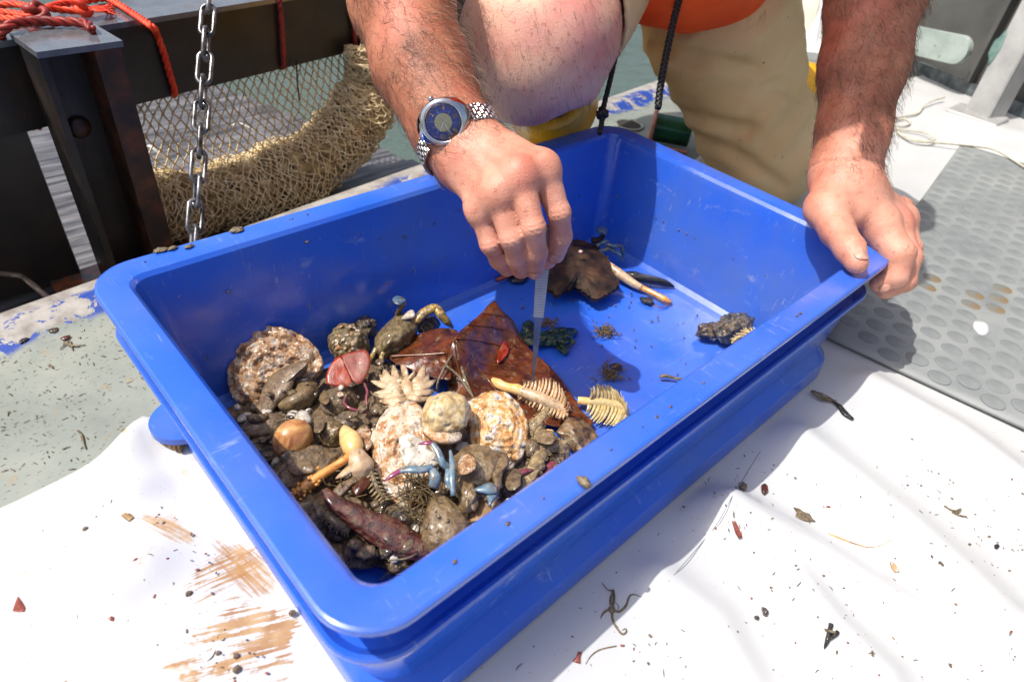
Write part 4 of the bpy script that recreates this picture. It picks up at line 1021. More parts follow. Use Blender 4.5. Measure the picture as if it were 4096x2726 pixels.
cr_ = [(.0150*math.cos(a_), .0040+.0016*math.sin(a_)) for a_ in np.linspace(0, np.pi/2*.97, 9)]
Vc, Fc = lathe(cr_, 48); part('crystal', WL((Vc, Fc[:-2]+[Fc[-1]])), gm, wt)
# bracelet rows laid round the wrist by walking outward from the case along the skin
wax = nrm(RA[6]-RA[4]); wcn = RA[5]+wax*(((WC-RA[5])@wax)); rq = np.arange(.015, .06, .0004)
u0 = nrm((WC-wcn)-wax*((WC-wcn)@wax)); v0 = np.cross(wax, u0); sg6 = 1 if v0@e6 > 0 else -1; brl = []
for row in range(58):
    ang = math.radians(36+row*5.0); dr_ = u0*math.cos(ang)+v0*sg6*math.sin(ang); R0 = float(rq[np.argmax(fR(wcn+rq[:, None]*dr_) > 0)])+.0016
    if ang > math.radians(326): break
    c = wcn+dr_*R0; tg = nrm(-u0*math.sin(ang)+v0*sg6*math.cos(ang)); on = nrm(np.cross(wax, tg)); on = on if on@(c-wcn) > 0 else -on
    Mb = np.stack([wax, np.cross(on, wax), on], 1)
    wdt = .0175-.003*min(row, 57-row)/30
    if row % 2: cells = [(-.36, .26), (0, .40), (.36, .26)]
    else: cells = [(-.44, .10), (-.2, .34), (.2, .34), (.44, .10)]
    for x, w_ in cells: brl.append(bevbox(c+wax*x*wdt, (w_*wdt*.94, .0034, .0024), .0007, Mb))
part('bracelet', join(*brl), M_BRU, wt, False)
# ================================================================== FORCEPS
FT = G(1225, 890, .040); FTOP = P(1256, 520, .602)
fo = thing('forceps', 'stainless steel forceps with ribbed grip held over the pale sea pen', 'forceps', FT)
fd_ = nrm(FTOP-FT); FLn = np.linalg.norm(FTOP-FT); side = nrm(CAMR-fd_*(CAMR@fd_)); back = np.cross(side, fd_); back = back if back@CAMF > 0 else -back
M_FS = mat('forceps_shaded_steel', [srgb(120, 122, 126), srgb(150, 152, 156)], 50, .3, 0, metal=.8); M_FR = mat('forceps_rib_lit_steel', [srgb(206, 208, 210), srgb(226, 227, 228)], 50, .3, 0, metal=.5)  # blade darkened, ribs brightened: shade between the ribs is put into the colours
def blade(offs, w0):
    st = [(0, .0006), (.12, .0014), (.3, .0028), (.42, .0034), (.46, .0050), (.62, .0056), (.80, .0062), (.9, .0062), (1, .005)]; V = []
    for t, hw in st:
        c = FT+fd_*FLn*t+back*(offs*math.sin(min(t, 1)*np.pi*.62)**1.2); e = .0011 if t > .05 else .0006
        V += [c-side*hw-back*e, c+side*hw-back*e, c+side*hw*.92+back*e, c-side*hw*.92+back*e]
    F = []
    for i in range(len(st)-1):
        for k in range(4): F.append((i*4+k, i*4+(k+1) % 4, i*4+4+(k+1) % 4, i*4+4+k))
    F += [(3, 2, 1, 0), tuple(len(st)*4-4+k for k in range(4))]
    return np.array(V), F
part('blade', blade(-.0030, 1), M_FS, fo, False); part('blade', blade(.0050, 1), M_FS, fo, False)
rd = []
Mf = np.stack([side, fd_, back], 1)
for k in range(38):
    t = .47+k*.0098; hw = np.interp(t, [.46, .62, .8, .9], [.0050, .0056, .0062, .0062]); c = FT+fd_*FLn*t+back*(-.0030*math.sin(t*np.pi*.62)**1.2-.0013)
    rd.append(bevbox(c, (2*hw*.96, FLn*.0052, .0009), .0003, Mf))
part('grip_ribs', join(*rd), M_FR, fo, False)
# ================================================================== THE CATCH
def crop(ox, oy, s): return lambda x, y: (ox+x/s, oy+y/s)
kA = crop(850, 1150, 2.851); kB = crop(1400, 1150, 2.851); kD = crop(1800, 1500, 2.614); kE = crop(900, 1600, 2.24); kH = crop(1400, 1600, 2.24); kF = crop(1900, 850, 2.613); kG = crop(2600, 1150, 3.485); k2 = crop(1800, 450, 1.0117)
def G4(x, y, z): return G(x/PS, y/PS, z)
def GV(X, Y, Z):
    r = np.stack([(X-2048)/FPX, (Y-1363)/FPX, np.ones_like(X)], -1)@CR
    t = (Z-CC[2])/r[..., 2]; return CC+r*t[..., None]
def at(k, x, y, z): return G4(*k(x, y), z)
def pxm(z=.03, k=None, x=0, y=0):   # metres per full-size pixel near a spot
    p = at(k, x, y, z); return (CR@(p-CC))[2]/FPX
FLO = .0125
def sheet(k, ring, zf, c=None, rings=10, dome=0., thick=.0014, jag=0., rip=0., rf=90., sm=4, lam=0., lamn=5, seed=0, power=2., nojit=False, edgeup=0.):
    R_ = np.array([k(*p) for p in ring]); 
    if sm > 1: R_ = catmull(np.c_[R_, np.zeros(len(R_))], sm, True)[:, :2]
    c = R_.mean(0) if c is None else np.array(k(*c)); rs = np.random.default_rng(seed+1)
    if jag: R_ = R_+(R_-c)/np.linalg.norm(R_-c, axis=1)[:, None]*rs.uniform(-1, 1, len(R_))[:, None]*jag
    m_ = len(R_); XY = [c]; tt = [0.]
    for i in range(1, rings+1):
        t = i/rings; XY += list(c+(R_-c)*t); tt += [t]*m_
    XY = np.array(XY); tt = np.array(tt)
    z = zf(XY[:, 0], XY[:, 1]) if callable(zf) else np.full(len(XY), float(zf))
    z = z+dome*(1-tt**power)+edgeup*tt**4
    V = GV(XY[:, 0], XY[:, 1], z)
    if lam: z = z+lam*(np.abs(((tt*lamn+.25*vnoise(V, 60, seed)) % 1)-.0)**1.5-.3)*np.clip(tt*3, 0, 1)
    if rip: z = z+rip*fbm(V, rf, 4, seed)
    V = GV(XY[:, 0], XY[:, 1], np.maximum(z, FLO+thick+.0003)); n = len(V)
    F = [(0, 1+q, 1+(q+1) % m_) for q in range(m_)]
    for i in range(1, rings):
        a = 1+(i-1)*m_
        for q in range(m_): l = (q+1) % m_; F.append((a+q, a+m_+q, a+m_+l, a+l))
    # outline runs clockwise or not: make faces look up
    if np.cross(V[1]-V[0], V[2]-V[0])[2] < 0: F = [tuple(reversed(f)) for f in F]
    Vb = V-A(0, 0, thick); Fb = [tuple(q+n for q in reversed(f)) for f in F]; a = 1+(rings-1)*m_
    side = [(a+q, a+(q+1) % m_, a+(q+1) % m_+n, a+q+n) for q in range(m_)]
    return np.vstack([V, Vb]), F+Fb+side
def lin(k, p0, z0, p1, z1):   # height rising linearly between two picture points
    a = np.array(k(*p0)); d = np.array(k(*p1))-a; d2 = d@d
    return lambda X, Y: z0+(z1-z0)*np.clip(((X-a[0])*d[0]+(Y-a[1])*d[1])/d2, -.3, 1.3)
def path(k, pts, n=5): return catmull([at(k, *p) for p in pts], n)
def spiny(k, pts, r, sp=.004, cnt=14, seed=0):
    c = path(k, pts, 6); L = [tube(c, r, 8, flat=.55)]; rs = np.random.default_rng(seed); m_ = len(c)
    rad = np.interp(np.linspace(0, 1, m_), np.linspace(0, 1, len(r)), r)
    for i in range(cnt):
        j = int((i+.5)/cnt*(m_-1)); d = nrm(c[min(j+1, m_-1)]-c[max(j-1, 0)]); s = nrm(np.cross(d, (0, 0, 1)))
        for sg in (-1, 1):
            b_ = c[j]+s*sg*rad[j]*.85; L.append(tube([b_, b_+(s*sg+d*.35+A(0, 0, rs.uniform(-.1, .3)))*sp*rs.uniform(.7, 1.2)], [.0007, .0002], 4))
    return join(*L)
mat_ = mat
def mat(name, cols, scale=60, rough=.5, bmp=0, bscale=None, specks=None, bdist=.001, **kw):   # centimetre-sized things: finer grain
    mud = kw.pop('mud', .42); m = mat_(name, cols, scale*3.2, rough, min(bmp*1.5, 1) if bmp else 0, (bscale or 120)*4.5, specks=(specks[0], specks[1]*2.2, specks[2]) if specks else None, bdist=bdist*.9, **kw)
    nt = m.node_tree; b = nt.nodes['Principled BSDF']; lk = [l for l in nt.links if l.to_socket == b.inputs['Base Color']]
    if lk and mud > 0:   # the same grey-brown silt clings to everything in the haul
        src = lk[0].from_socket; v = coords(nt, 'Object'); f = ramp(nt, noise(nt, v, 130, 6, .68, .4), [(.56-mud*.2, (0, 0, 0)), (.66-mud*.2, (.88, .88, .88))])
        nt.links.new(mixc(nt, f, src, ramp(nt, noise(nt, v, 420, 4), [(.35, srgb(74, 60, 42)), (.65, srgb(128, 110, 82))])), b.inputs['Base Color'])
    return m
M_OYS = mat('oyster_crust', [srgb(66, 48, 32), srgb(142, 96, 56), srgb(188, 152, 114), srgb(212, 202, 190), srgb(134, 116, 102)], 42, .4, .9, 90, pos=[.3, .42, .52, .6, .7], coat=.35, bdist=.003, blur=.7, mud=.02)
M_OYP = mat('pale_oyster', [srgb(150, 92, 44), srgb(186, 140, 92), srgb(206, 192, 174), srgb(176, 160, 140), srgb(84, 68, 52)], 34, .42, .7, 90, pos=[.32, .44, .54, .64, .74], coat=.3, bdist=.002, blur=.65, mud=.05)
M_OYB = mat('rusty_oyster', [srgb(86, 68, 54), srgb(186, 126, 62), srgb(214, 176, 122), srgb(206, 200, 198), srgb(158, 152, 164)], 36, .4, .7, 90, pos=[.3, .42, .52, .62, .72], coat=.35, bdist=.002, blur=.62, mud=.12)
M_MUD = mat('wet_grey_mud', [srgb(90, 72, 48), srgb(126, 104, 74), srgb(150, 128, 94)], 40, .28, .5, 70, coat=.5, bdist=.002)
M_MUDB = mat('wet_brown_mud', [srgb(58, 44, 30), srgb(96, 76, 54), srgb(134, 112, 84), srgb(70, 60, 48)], 48, .3, .8, 90, coat=.5, bdist=.003, pos=[.32, .45, .58, .7], blur=.65)
M_MUDD = mat('dark_wet_shell', [srgb(22, 18, 14), srgb(52, 42, 32), srgb(90, 76, 58)], 60, .26, .8, 130, coat=.6, bdist=.002)
M_SPECK = mat('speckled_brown_skin', [srgb(84, 66, 50), srgb(128, 106, 84), srgb(150, 128, 104)], 30, .45, .5, 160, specks=(srgb(60, 44, 32), 260, .55), coat=.25)
M_LEAF = mat('wet_brown_leaf', [srgb(44, 22, 12), srgb(84, 40, 18), srgb(112, 58, 26)], 22, .26, .35, 60, pos=[.32, .5, .7], coat=.55, bdist=.0015, mud=0.05)
M_VEIN = mat('leaf_vein', [srgb(84, 44, 22), srgb(124, 74, 42)], 60, .3, coat=.4, mud=0)
M_ORL = mat('orange_leaf', [srgb(110, 26, 10), srgb(150, 46, 16), srgb(162, 74, 44)], 40, .3, .3, 120, coat=.45, mud=0.05)
M_PKL = mat('pinkish_red_leaf', [srgb(116, 46, 34), srgb(146, 70, 52)], 50, .4, .4, 160, coat=.3, specks=(srgb(120, 50, 36), 220, .6), mud=0.1)
M_TWIG = mat('muddy_twig', [srgb(78, 66, 50), srgb(136, 122, 96)], 120, .45, .5, 200)
M_PEN = mat('cream_sea_pen', [srgb(172, 132, 92), srgb(202, 166, 124)], 60, .38, .2, 200, sss=.3, coat=.25, mud=0)
M_PENY = mat('yellow_cream_sea_pen', [srgb(174, 150, 98), srgb(202, 180, 130)], 60, .38, .2, 200, sss=.3, coat=.25, mud=0)
M_PENW = mat('pale_sea_pen', [srgb(176, 146, 112), srgb(206, 182, 150)], 50, .35, .2, 200, sss=.3, coat=.3, mud=0.05)
M_STK = mat('orange_stalk', [srgb(206, 130, 50), srgb(226, 164, 84)], 60, .32, .3, 160, coat=.4, sss=.2, mud=0.05)
M_STK2 = mat('buff_stalk', [srgb(222, 172, 100), srgb(232, 196, 138)], 40, .3, .1, 160, coat=.4, sss=.3, mud=0)
M_CRAB = mat('olive_crab_shell', [srgb(66, 54, 32), srgb(110, 94, 58), srgb(150, 132, 90)], 70, .34, .7, 160, coat=.4, bdist=.0015, blur=.65)
M_CRABY = mat('yellow_brown_crab_leg', [srgb(110, 82, 34), srgb(160, 128, 58), srgb(196, 172, 110)], 130, .34, .4, 200, coat=.4)
M_DKC = mat('dark_brown_crab_shell', [srgb(26, 19, 14), srgb(52, 36, 25), srgb(78, 53, 35)], 16, .55, .5, 150, spec=.3, mud=.0, bdist=.0015)
M_BLUE = mat('blue_crab_leg', [srgb(78, 102, 120), srgb(98, 126, 142), srgb(134, 142, 138)], 60, .3, .1, coat=.5, mud=0.2)
M_BLUED = mat('slate_blue_crab_leg', [srgb(52, 74, 98), srgb(84, 112, 138)], 60, .3, .1, coat=.5, mud=0.2)
M_PURP = mat('purple_leg_tip', [srgb(110, 34, 70), srgb(140, 60, 100)], 60, .3, coat=.5, mud=0)
M_BLK = mat('wet_black_wood', [srgb(8, 8, 8), srgb(26, 24, 22)], 80, .22, .7, 120, coat=.6, bdist=.002, mud=0)
M_WORM = mat('purple_worm', [srgb(104, 46, 56), srgb(140, 74, 82)], 80, .3, coat=.5, mud=0.1)
M_WSH = mat('white_shell', [srgb(170, 160, 144), srgb(206, 200, 188)], 50, .3, .2, 120, coat=.4, mud=0.2)
M_MOON = mat('tan_moon_snail', [srgb(150, 92, 50), srgb(184, 128, 76), srgb(206, 164, 104)], 14, .2, sc=(1, 1, 1), coat=.7, dist=1.5, mud=0.0)
M_POD = mat('dark_red_pod', [srgb(34, 16, 13), srgb(70, 28, 22), srgb(104, 46, 34), srgb(86, 78, 66)], 40, .3, .8, 60, coat=.5, pos=[.3, .45, .6, .74], bdist=.003, mud=0.25)
M_WEED = mat('dark_green_seaweed', [srgb(6, 26, 10), srgb(16, 50, 20), srgb(40, 78, 30)], 60, .18, .6, 120, coat=.7, bdist=.002, mud=0)
M_FIB = mat('brown_fibres', [srgb(84, 66, 34), srgb(128, 106, 62)], 120, .6)
M_STAR = mat('sandy_starfish_skin', [srgb(112, 90, 58), srgb(156, 134, 94), srgb(178, 160, 122)], 140, .45, .8, 260, coat=.3)
M_WSTONE = mat('cream_stone', [srgb(164, 134, 86), srgb(196, 174, 130), srgb(182, 168, 138)], 40, .45, .4, 120, specks=(srgb(96, 84, 66), 120, .66), coat=.2, mud=.05)

# ---- big shell leaning on the left
z1 = lin(kA, (700, 1310), .020, (700, 440), .072)
solo('oyster_shell', sheet(kA, [(170, 900), (190, 760), (250, 590), (400, 480), (560, 440), (740, 440), (900, 490), (1050, 560), (1180, 680), (1260, 830), (1230, 950), (1100, 1080), (900, 1200), (700, 1290), (520, 1330), (380, 1310), (230, 1240), (180, 1080)], z1, rings=22, dome=.006, thick=.005, jag=3, rip=.0028, rf=120, lam=.0022, lamn=6, seed=2), M_OYS, 'large round encrusted oyster shell leaning upright, leftmost in the tub', 'shell')
solo('flatfish', sheet(kA, [(500, 1410), (530, 1280), (600, 1090), (720, 960), (900, 870), (1060, 820), (1080, 880), (960, 970), (930, 1060), (870, 1200), (770, 1290), (700, 1370), (600, 1435)], lin(kA, (560, 1400), .030, (1000, 850), .058), rings=9, dome=.004, thick=.003, rip=.0012, rf=80, seed=3), M_SPECK, 'brown speckled flatfish lying across the large round shell', 'fish')
solo('mud_shell', sheet(kA, [(740, 1330), (900, 1150), (930, 1010), (1050, 990), (1180, 1060), (1210, 1130), (1190, 1220), (1090, 1310), (900, 1380)], .036, rings=10, dome=.010, thick=.006, jag=2, rip=.0012, rf=90, seed=4), M_MUD, 'shell coated with smooth wet grey mud beside the speckled flatfish', 'shell')
def snail(k, x, y, z, r, M_=None, seed=0, amp=.08, squash=.85):
    c = at(k, x, y, z); V, F = ico(5); ang = np.arctan2(V[:, 1], V[:, 0]); rad_ = np.hypot(V[:, 0], V[:, 1])
    sp = .06*np.sin(ang*1+9*rad_)*np.clip(V[:, 2]+.2, 0, 1); V = V*(1+sp+amp*fbm(V, 3, 4, seed))[:, None]; V[:, 2] *= squash; V[:, 2] += .35*np.clip(1-rad_*2.2, 0, 1)*(V[:, 2] > 0)
    return xf((V*r, F), M_, c)
s4 = thing('sea_snail', 'mud crusted round snail with white shell grit above the red leaf', 'snail', at(kA, 1550, 640, .016))
part('shell', snail(kA, 1550, 640, .036, .0205, rot((1, .4, .2), 40), 4, .14), M_CRAB, s4)
gr = []
for i in range(40):
    d = nrm(rng.normal(size=3)+A(-.5, -.6, 1.0)); p = at(kA, 1550, 640, .036)+d*.0208; gr.append(lump(p, rng.uniform(.0007, .0024)*A(1.4, 1, .35), rot(np.cross(A(0, 0, 1), d)+1e-6, math.degrees(math.acos(np.clip(d[2], -1, 1)))), i, .7, 1.5, 2, 3))
part('shell_grit', join(*gr), M_OYP, s4, kind='stuff')
part('pale_patch', lump(at(kA, 1400, 690, .034), (.006, .005, .007), None, 5, .2, 2, 3), M_WSTONE, s4)
solo('sea_snail', snail(kA, 1735, 455, .032, .0128, rot((1, 0, 0), 20), 8, .16), M_MUDD, 'small black round snail against the back wall behind the crab', 'snail')
solo('red_leaf', sheet(kA, [(1300, 1090), (1330, 900), (1460, 765), (1520, 900), (1600, 1100), (1480, 1125)], lin(kA, (1450, 1120), .046, (1450, 770), .060), rings=5, thick=.0008, rip=.001, sm=2, seed=1), M_ORL, 'glossy orange leaf scrap under the crusted snail', 'leaf')
solo('red_leaf', sheet(kA, [(1465, 775), (1600, 730), (1740, 700), (1800, 800), (1780, 950), (1700, 1090), (1600, 1060), (1530, 930)], lin(kA, (1650, 1080), .047, (1650, 700), .062), rings=5, thick=.0008, rip=.001, sm=2, seed=6), M_PKL, 'dull pinkish red leaf scrap beside the glossy orange one', 'leaf')
s7 = thing('sea_snail', 'dark brown round snail with a barnacle below the red leaves', 'snail', at(kA, 1450, 1330, .016))
part('shell', snail(kA, 1450, 1330, .030, .0178, rot((1, .3, 0), 30), 12, .06), M_MUDB, s7)
part('barnacle', lathe([(.0035, 0), (.0030, .0018), (.0018, .0026), (.0012, .0016)], 12, rot((1, 0, 0), 18), at(kA, 1460, 1225, .047)), M_OYP, s7)
solo('worm', tube(path(kA, [(1530, 1240, .046), (1500, 1310, .047), (1560, 1370, .047), (1650, 1400, .045), (1790, 1430, .04)]), [.0012, .0016, .0012], 7), M_WORM, 'short purple worm curled on the dark brown snail', 'worm')
solo('worm', tube(path(kA, [(1730, 1090, .045), (1765, 1180, .045), (1755, 1280, .043), (1775, 1400, .04)]), [.0012, .0017, .0012], 7), M_WORM, 'straight purple worm left of the fan shaped sea pen', 'worm')
# ---- crab near the back wall
cr1 = thing('swimming_crab', 'olive brown swimming crab with raised paddle leg beside the big brown leaf', 'crab', at(kB, 520, 520, .015))
part('carapace', sheet(kB, [(280, 590), (330, 500), (400, 420), (480, 345), (560, 295), (700, 300), (745, 380), (765, 450), (700, 560), (600, 640), (450, 712), (350, 748), (290, 690)], lin(kB, (400, 740), .036, (620, 290), .046), rings=12, dome=.011, thick=.010, jag=2.2, rip=.0012, rf=160, seed=7, power=2.6), M_CRAB, cr1)
part('paddle_leg', join(tube(path(kB, [(545, 300, .046), (580, 230, .058), (610, 175, .066), (560, 140, .070)]), [.0042, .0040, .0038, .003], 8, flat=.6)), M_CRAB, cr1)
part('paddle', sheet(kB, [(485, 140), (500, 105), (550, 90), (605, 110), (640, 140), (610, 165), (570, 190), (510, 175)], .070, rings=5, dome=.001, thick=.0018, seed=2), M_BLUED, cr1)
part('arm', tube(path(kB, [(740, 400, .040), (830, 300, .046), (930, 240, .05), (990, 240, .05), (1040, 310, .046), (1110, 390, .038), (1180, 460, .028)]), [.0050, .0060, .0056, .0050, .0056, .0045, .0010], 9, flat=.8), M_CRABY, cr1)
for pts in ([(380, 730, .036), (350, 850, .028), (360, 975, .016)], [(300, 690, .036), (250, 790, .03), (230, 870, .018)], [(600, 640, .034), (480, 720, .03), (430, 800, .022)], [(700, 560, .034), (640, 640, .03), (560, 700, .024)]): part('leg', tube(path(kB, pts), [.0030, .0026, .0007], 7, flat=.7), M_CRABY, cr1)
solo('clam_shell', sheet(kB, [(585, 355), (620, 300), (680, 255), (720, 255), (740, 300), (725, 335), (660, 350)], lin(kB, (600, 350), .054, (720, 260), .062), rings=5, dome=.002, thick=.001, seed=1), M_WSH, 'small white shell chip stuck on the back of the olive crab', 'shell')
solo('pebble', lump(at(kB, 890, 430, .026), (.014, .011, .011), None, 22, .2, 2, 4), M_MUDD, 'dark wet stone under the arm of the olive crab', 'stone')
# ---- big brown leaf
def id4(x, y): return (x, y)
def zleaf(X, Y):
    a = np.array((1815, 1355.)); d = np.array((1975, 1200.))-a; t = np.clip(((X-a[0])*d[0]+(Y-a[1])*d[1])/(d@d), 0, 1)
    ds = np.hypot(X-a[0]-t*d[0], Y-a[1]-t*d[1]); b2 = np.array((1815, 1355.)); d2 = np.array((1900, 1620.))-b2; t2 = np.clip(((X-b2[0])*d2[0]+(Y-b2[1])*d2[1])/(d2@d2), 0, 1); ds2 = np.hypot(X-b2[0]-t2*d2[0], Y-b2[1]-t2*d2[1])
    return .021+.030*np.exp(-(ds/120)**2)+.012*np.exp(-(ds2/70)**2)+.002*np.sin((X-Y*.6)/55)
lf = thing('dead_leaf', 'large folded wet brown leaf under the forceps tip', 'leaf', G4(2050, 1480, .013))
part('blade', sheet(id4, [(1975, 1200), (2003, 1238), (2052, 1280), (2077, 1332), (2122, 1395), (2200, 1466), (2244, 1515), (2297, 1588), (2325, 1640), (2374, 1690), (2330, 1705), (2251, 1706), (2125, 1690), (1960, 1660), (1860, 1640), (1800, 1570), (1792, 1500), (1788, 1440), (1812, 1355), (1873, 1294), (1926, 1252)], zleaf, (2030, 1450), rings=26, thick=.0008, rip=.0022, rf=55, sm=4, seed=5, jag=2.0), M_LEAF, lf)
part('blade', sheet(kB, [(450, 780), (600, 640), (800, 520), (980, 465), (1130, 465), (1230, 500), (1190, 570), (1150, 680), (1110, 780), (1120, 900), (1150, 960), (1140, 1045), (1000, 1035), (800, 980), (620, 900), (500, 850)], lin(kB, (450, 780), .030, (1150, 700), .044), rings=14, dome=.003, thick=.0008, rip=.0024, rf=60, seed=6, jag=2.0), M_LEAF, lf)
def vein(k, pts, r, zfun, up=.0010):
    L = []
    P4 = catmull(np.array([(*k(*p), 0) for p in pts]), 6); z = zfun(P4[:, 0], P4[:, 1])+up
    return tube(GV(P4[:, 0], P4[:, 1], z), r, 6)
for pts, r in (([(1190, 575), (1450, 600), (1800, 680), (2060, 760)], .0009), ([(1340, 415), (1600, 440), (1760, 475), (1900, 520)], .0008), ([(1490, 290), (1700, 312), (1800, 345)], .0007), ([(1195, 590), (1400, 840), (1600, 1080), (1750, 1280)], .0011), ([(1180, 590), (1230, 900), (1330, 1200)], .0010), ([(1400, 840), (1650, 880), (1900, 900)], .0006), ([(1500, 960), (1800, 1000), (2100, 1010)], .0006)):
    part('vein', vein(kB, pts, r*.6, zleaf, .0006), M_VEIN, lf)
part('vein', vein(kB, [(460, 780), (700, 770), (900, 760), (1090, 745)], .0010, lin(kB, (450, 780), .0325, (1150, 700), .047)), M_VEIN, lf)
solo('twig', join(tube(path(kB, [(1210, 690, .046), (1100, 870, .052), (1010, 1050, .046), (990, 1180, .04)]), .0013, 6), tube(path(kB, [(1205, 690, .046), (1260, 850, .043), (1300, 1000, .04), (1410, 1260, .036)]), .0014, 6), tube(path(kB, [(1100, 890, .052), (1240, 1010, .044), (1330, 1140, .04), (1410, 1250, .036)]), .0014, 6)), M_TWIG, 'forked muddy twig lying on the large brown leaf', 'twig')
solo('leaf_scrap', sheet(kB, [(1755, 608), (1812, 670), (1800, 745), (1730, 830), (1680, 862), (1690, 760)], lambda X, Y: zleaf(X, Y)+.0022, rings=4, thick=.0007, sm=2, seed=3), M_ORL, 'small orange leaf scrap on top of the large brown leaf', 'leaf')
# ---- sea pens
def pen_leaf(b_, t_, w_, th=.0010, bow=None, rs=None, fringe=5):
    d = t_-b_; L_ = np.linalg.norm(d); s = nrm(np.cross(d, (0, 0, 1)) if bow is None else bow); mid = b_+d*.5+s*L_*.10+A(0, 0, L_*.06)
    p = catmull([b_, b_+d*.25+s*L_*.07+A(0, 0, L_*.05), mid, b_+d*.78+s*L_*.07, t_], 3)
    out = [tube(p, [w_*.7, w_, w_*1.05, w_*.8, w_*.30], 6, flat=th/w_, up=(0, 0, 1))]
    for q in range(fringe):
        a = p[-2-int(rs.integers(0, 5))]; e = a+(nrm(d)*.7+s*rs.uniform(-1, 1)+A(0, 0, rs.uniform(-.2, .5)))*rs.uniform(.0018, .0036); out.append(tube([a, e], [.0005, .00015], 3))
    return join(*out)
def sea_pen(label, k, stalk, srad, axis, arad, tips, m_leaf, m_stalk, m_ax, wl=.0019, group=None, seed=0, za=.02):
    rs = np.random.default_rng(seed); ax = path(k, axis, 6); t_ = thing('sea_pen', label, 'sea pen', A(ax[:, 0].mean(), ax[:, 1].mean(), FLO), group)
    if stalk: part('stalk', tube(path(k, stalk, 6), srad, 12), m_stalk, t_)
    part('rachis', tube(ax, arad, 12), m_ax, t_)
    for side in tips:
        n_ = len(side)
        for i, (x, y, z) in enumerate(side):
            tip = at(k, x, y, z); j = int(np.clip((i+.3)/n_, 0, 1)*(len(ax)-1)); base = ax[j]; sgn = 1 if i < n_*.8 else .4
            part('polyp_leaf', pen_leaf(base, tip, wl*rs.uniform(.85, 1.1), rs=rs, bow=nrm(ax[min(j+1, len(ax)-1)]-ax[max(j-1, 0)])*sgn), m_leaf, t_)
    return t_
def dens(pts, n_, z, dz=0, seed=0, jx=8):
    p = catmull(np.array([(x, y, 0) for x, y in pts], float), 12); rs = np.random.default_rng(seed); s = np.linspace(0, len(p)-1, n_).astype(int)
    return [(p[i][0]+rs.uniform(-jx, jx), p[i][1]+rs.uniform(-jx, jx), z+dz*rs.uniform(0, 1)) for i in s]
sea_pen('cream feathery sea pen with bare stalk lying on the brown leaf under the forceps', kD, [(445, 42, .034), (520, 95, .036), (600, 130, .036), (690, 145, .036), (760, 170, .036)], [.0022, .0052, .0050, .0052, .0060, .0048], [(730, 165, .036), (850, 205, .036), (960, 250, .035), (1080, 300, .033), (1180, 350, .031), (1220, 385, .03)], [.0048, .0062, .0066, .0060, .0045, .003],
        [dens([(790, 70), (900, 45), (1010, 35), (1110, 75), (1190, 170), (1250, 330)], 16, .044, .006, 1), dens([(715, 240), (780, 285), (870, 335), (960, 370), (1060, 410), (1150, 450), (1230, 430)], 17, .026, .006, 2)], M_PEN, M_STK2, M_PENW, seed=1)
sea_pen('cream feathery sea pen on the bare blue floor right of the leaf', kD, [(1335, 262, .022), (1400, 270, .022), (1470, 278, .022)], [.0040, .0046, .0044], [(1450, 278, .022), (1560, 280, .022), (1680, 298, .022), (1790, 325, .022), (1835, 380, .020), (1838, 440, .018)], [.0045, .0052, .0052, .0046, .004, .003],
        [dens([(1480, 140), (1540, 95), (1600, 105), (1660, 115), (1720, 155), (1780, 195), (1850, 270)], 14, .036, .006, 3), dens([(1425, 370), (1460, 450), (1530, 490), (1620, 515), (1700, 525), (1760, 515), (1840, 470)], 16, .016, .003, 4)], M_PENY, M_STK2, M_PENY, seed=2)
t3 = thing('sea_pen', 'pale fan shaped sea pen with broad curled leaves left of the twig', 'sea pen', at(kB, 650, 1150, .02)); rs3 = np.random.default_rng(9)
part('rachis', tube(path(kB, [(650, 1300, .050), (655, 1200, .054), (645, 1110, .056), (640, 1040, .055)]), [.0052, .0074, .0066, .003], 12), M_PENW, t3)
for bx, by, mx_, my_, tx, ty in ((640, 1050, 520, 1040, 490, 880), (635, 1060, 430, 1040, 385, 930), (635, 1080, 420, 1080, 340, 990), (630, 1110, 440, 1130, 240, 1060), (630, 1150, 470, 1190, 270, 1200), (635, 1200, 480, 1240, 290, 1220), (640, 1240, 500, 1290, 330, 1290), (645, 1270, 540, 1330, 400, 1350), (650, 1045, 620, 960, 580, 880), (665, 1060, 720, 1010, 730, 960), (670, 1080, 800, 1030, 850, 875), (675, 1110, 840, 1080, 895, 985), (680, 1150, 860, 1120, 975, 1050), (680, 1190, 860, 1190, 965, 1180), (670, 1240, 800, 1260, 940, 1250)):
    pth = path(kB, [(bx, by, .054), (mx_*.6+bx*.4, my_*.6+by*.4, .060), (mx_, my_, .058), (mx_*.45+tx*.55, my_*.45+ty*.55, .056), (tx, ty, .050)], 4)
    part('polyp_leaf', join(tube(pth, [.0040, .0058, .0052, .0034, .0006], 8, flat=.38), *[tube([pth[-2-int(rs3.integers(0, 7))], pth[-1-int(rs3.integers(0, 4))]+rs3.normal(0, 1, 3)*.0022], [.0004, .0002], 3) for q in range(4)]), M_PENW, t3)
t4 = thing('sea_pen', 'sea pen with long rough orange stalk lying on the muddy stone', 'sea pen', at(kE, 1000, 600, .02))
part('stalk', join(tube(path(kE, [(1160, 465, .062), (1080, 525, .062), (1000, 580, .060), (900, 645, .058), (800, 712, .056), (690, 800, .052), (600, 880, .046)]), [.0028, .0034, .0034, .0040, .0046, .0050, .0030], 12), *[lump(p+rng.normal(0, 1, 3)*.0030, (.0016,)*3, None, i, .2, 2, 1, 1) for i, p in enumerate(list(path(kE, [(820, 700, .058), (700, 795, .054), (610, 870, .048)], 30))[::1])]), M_STK, t4)
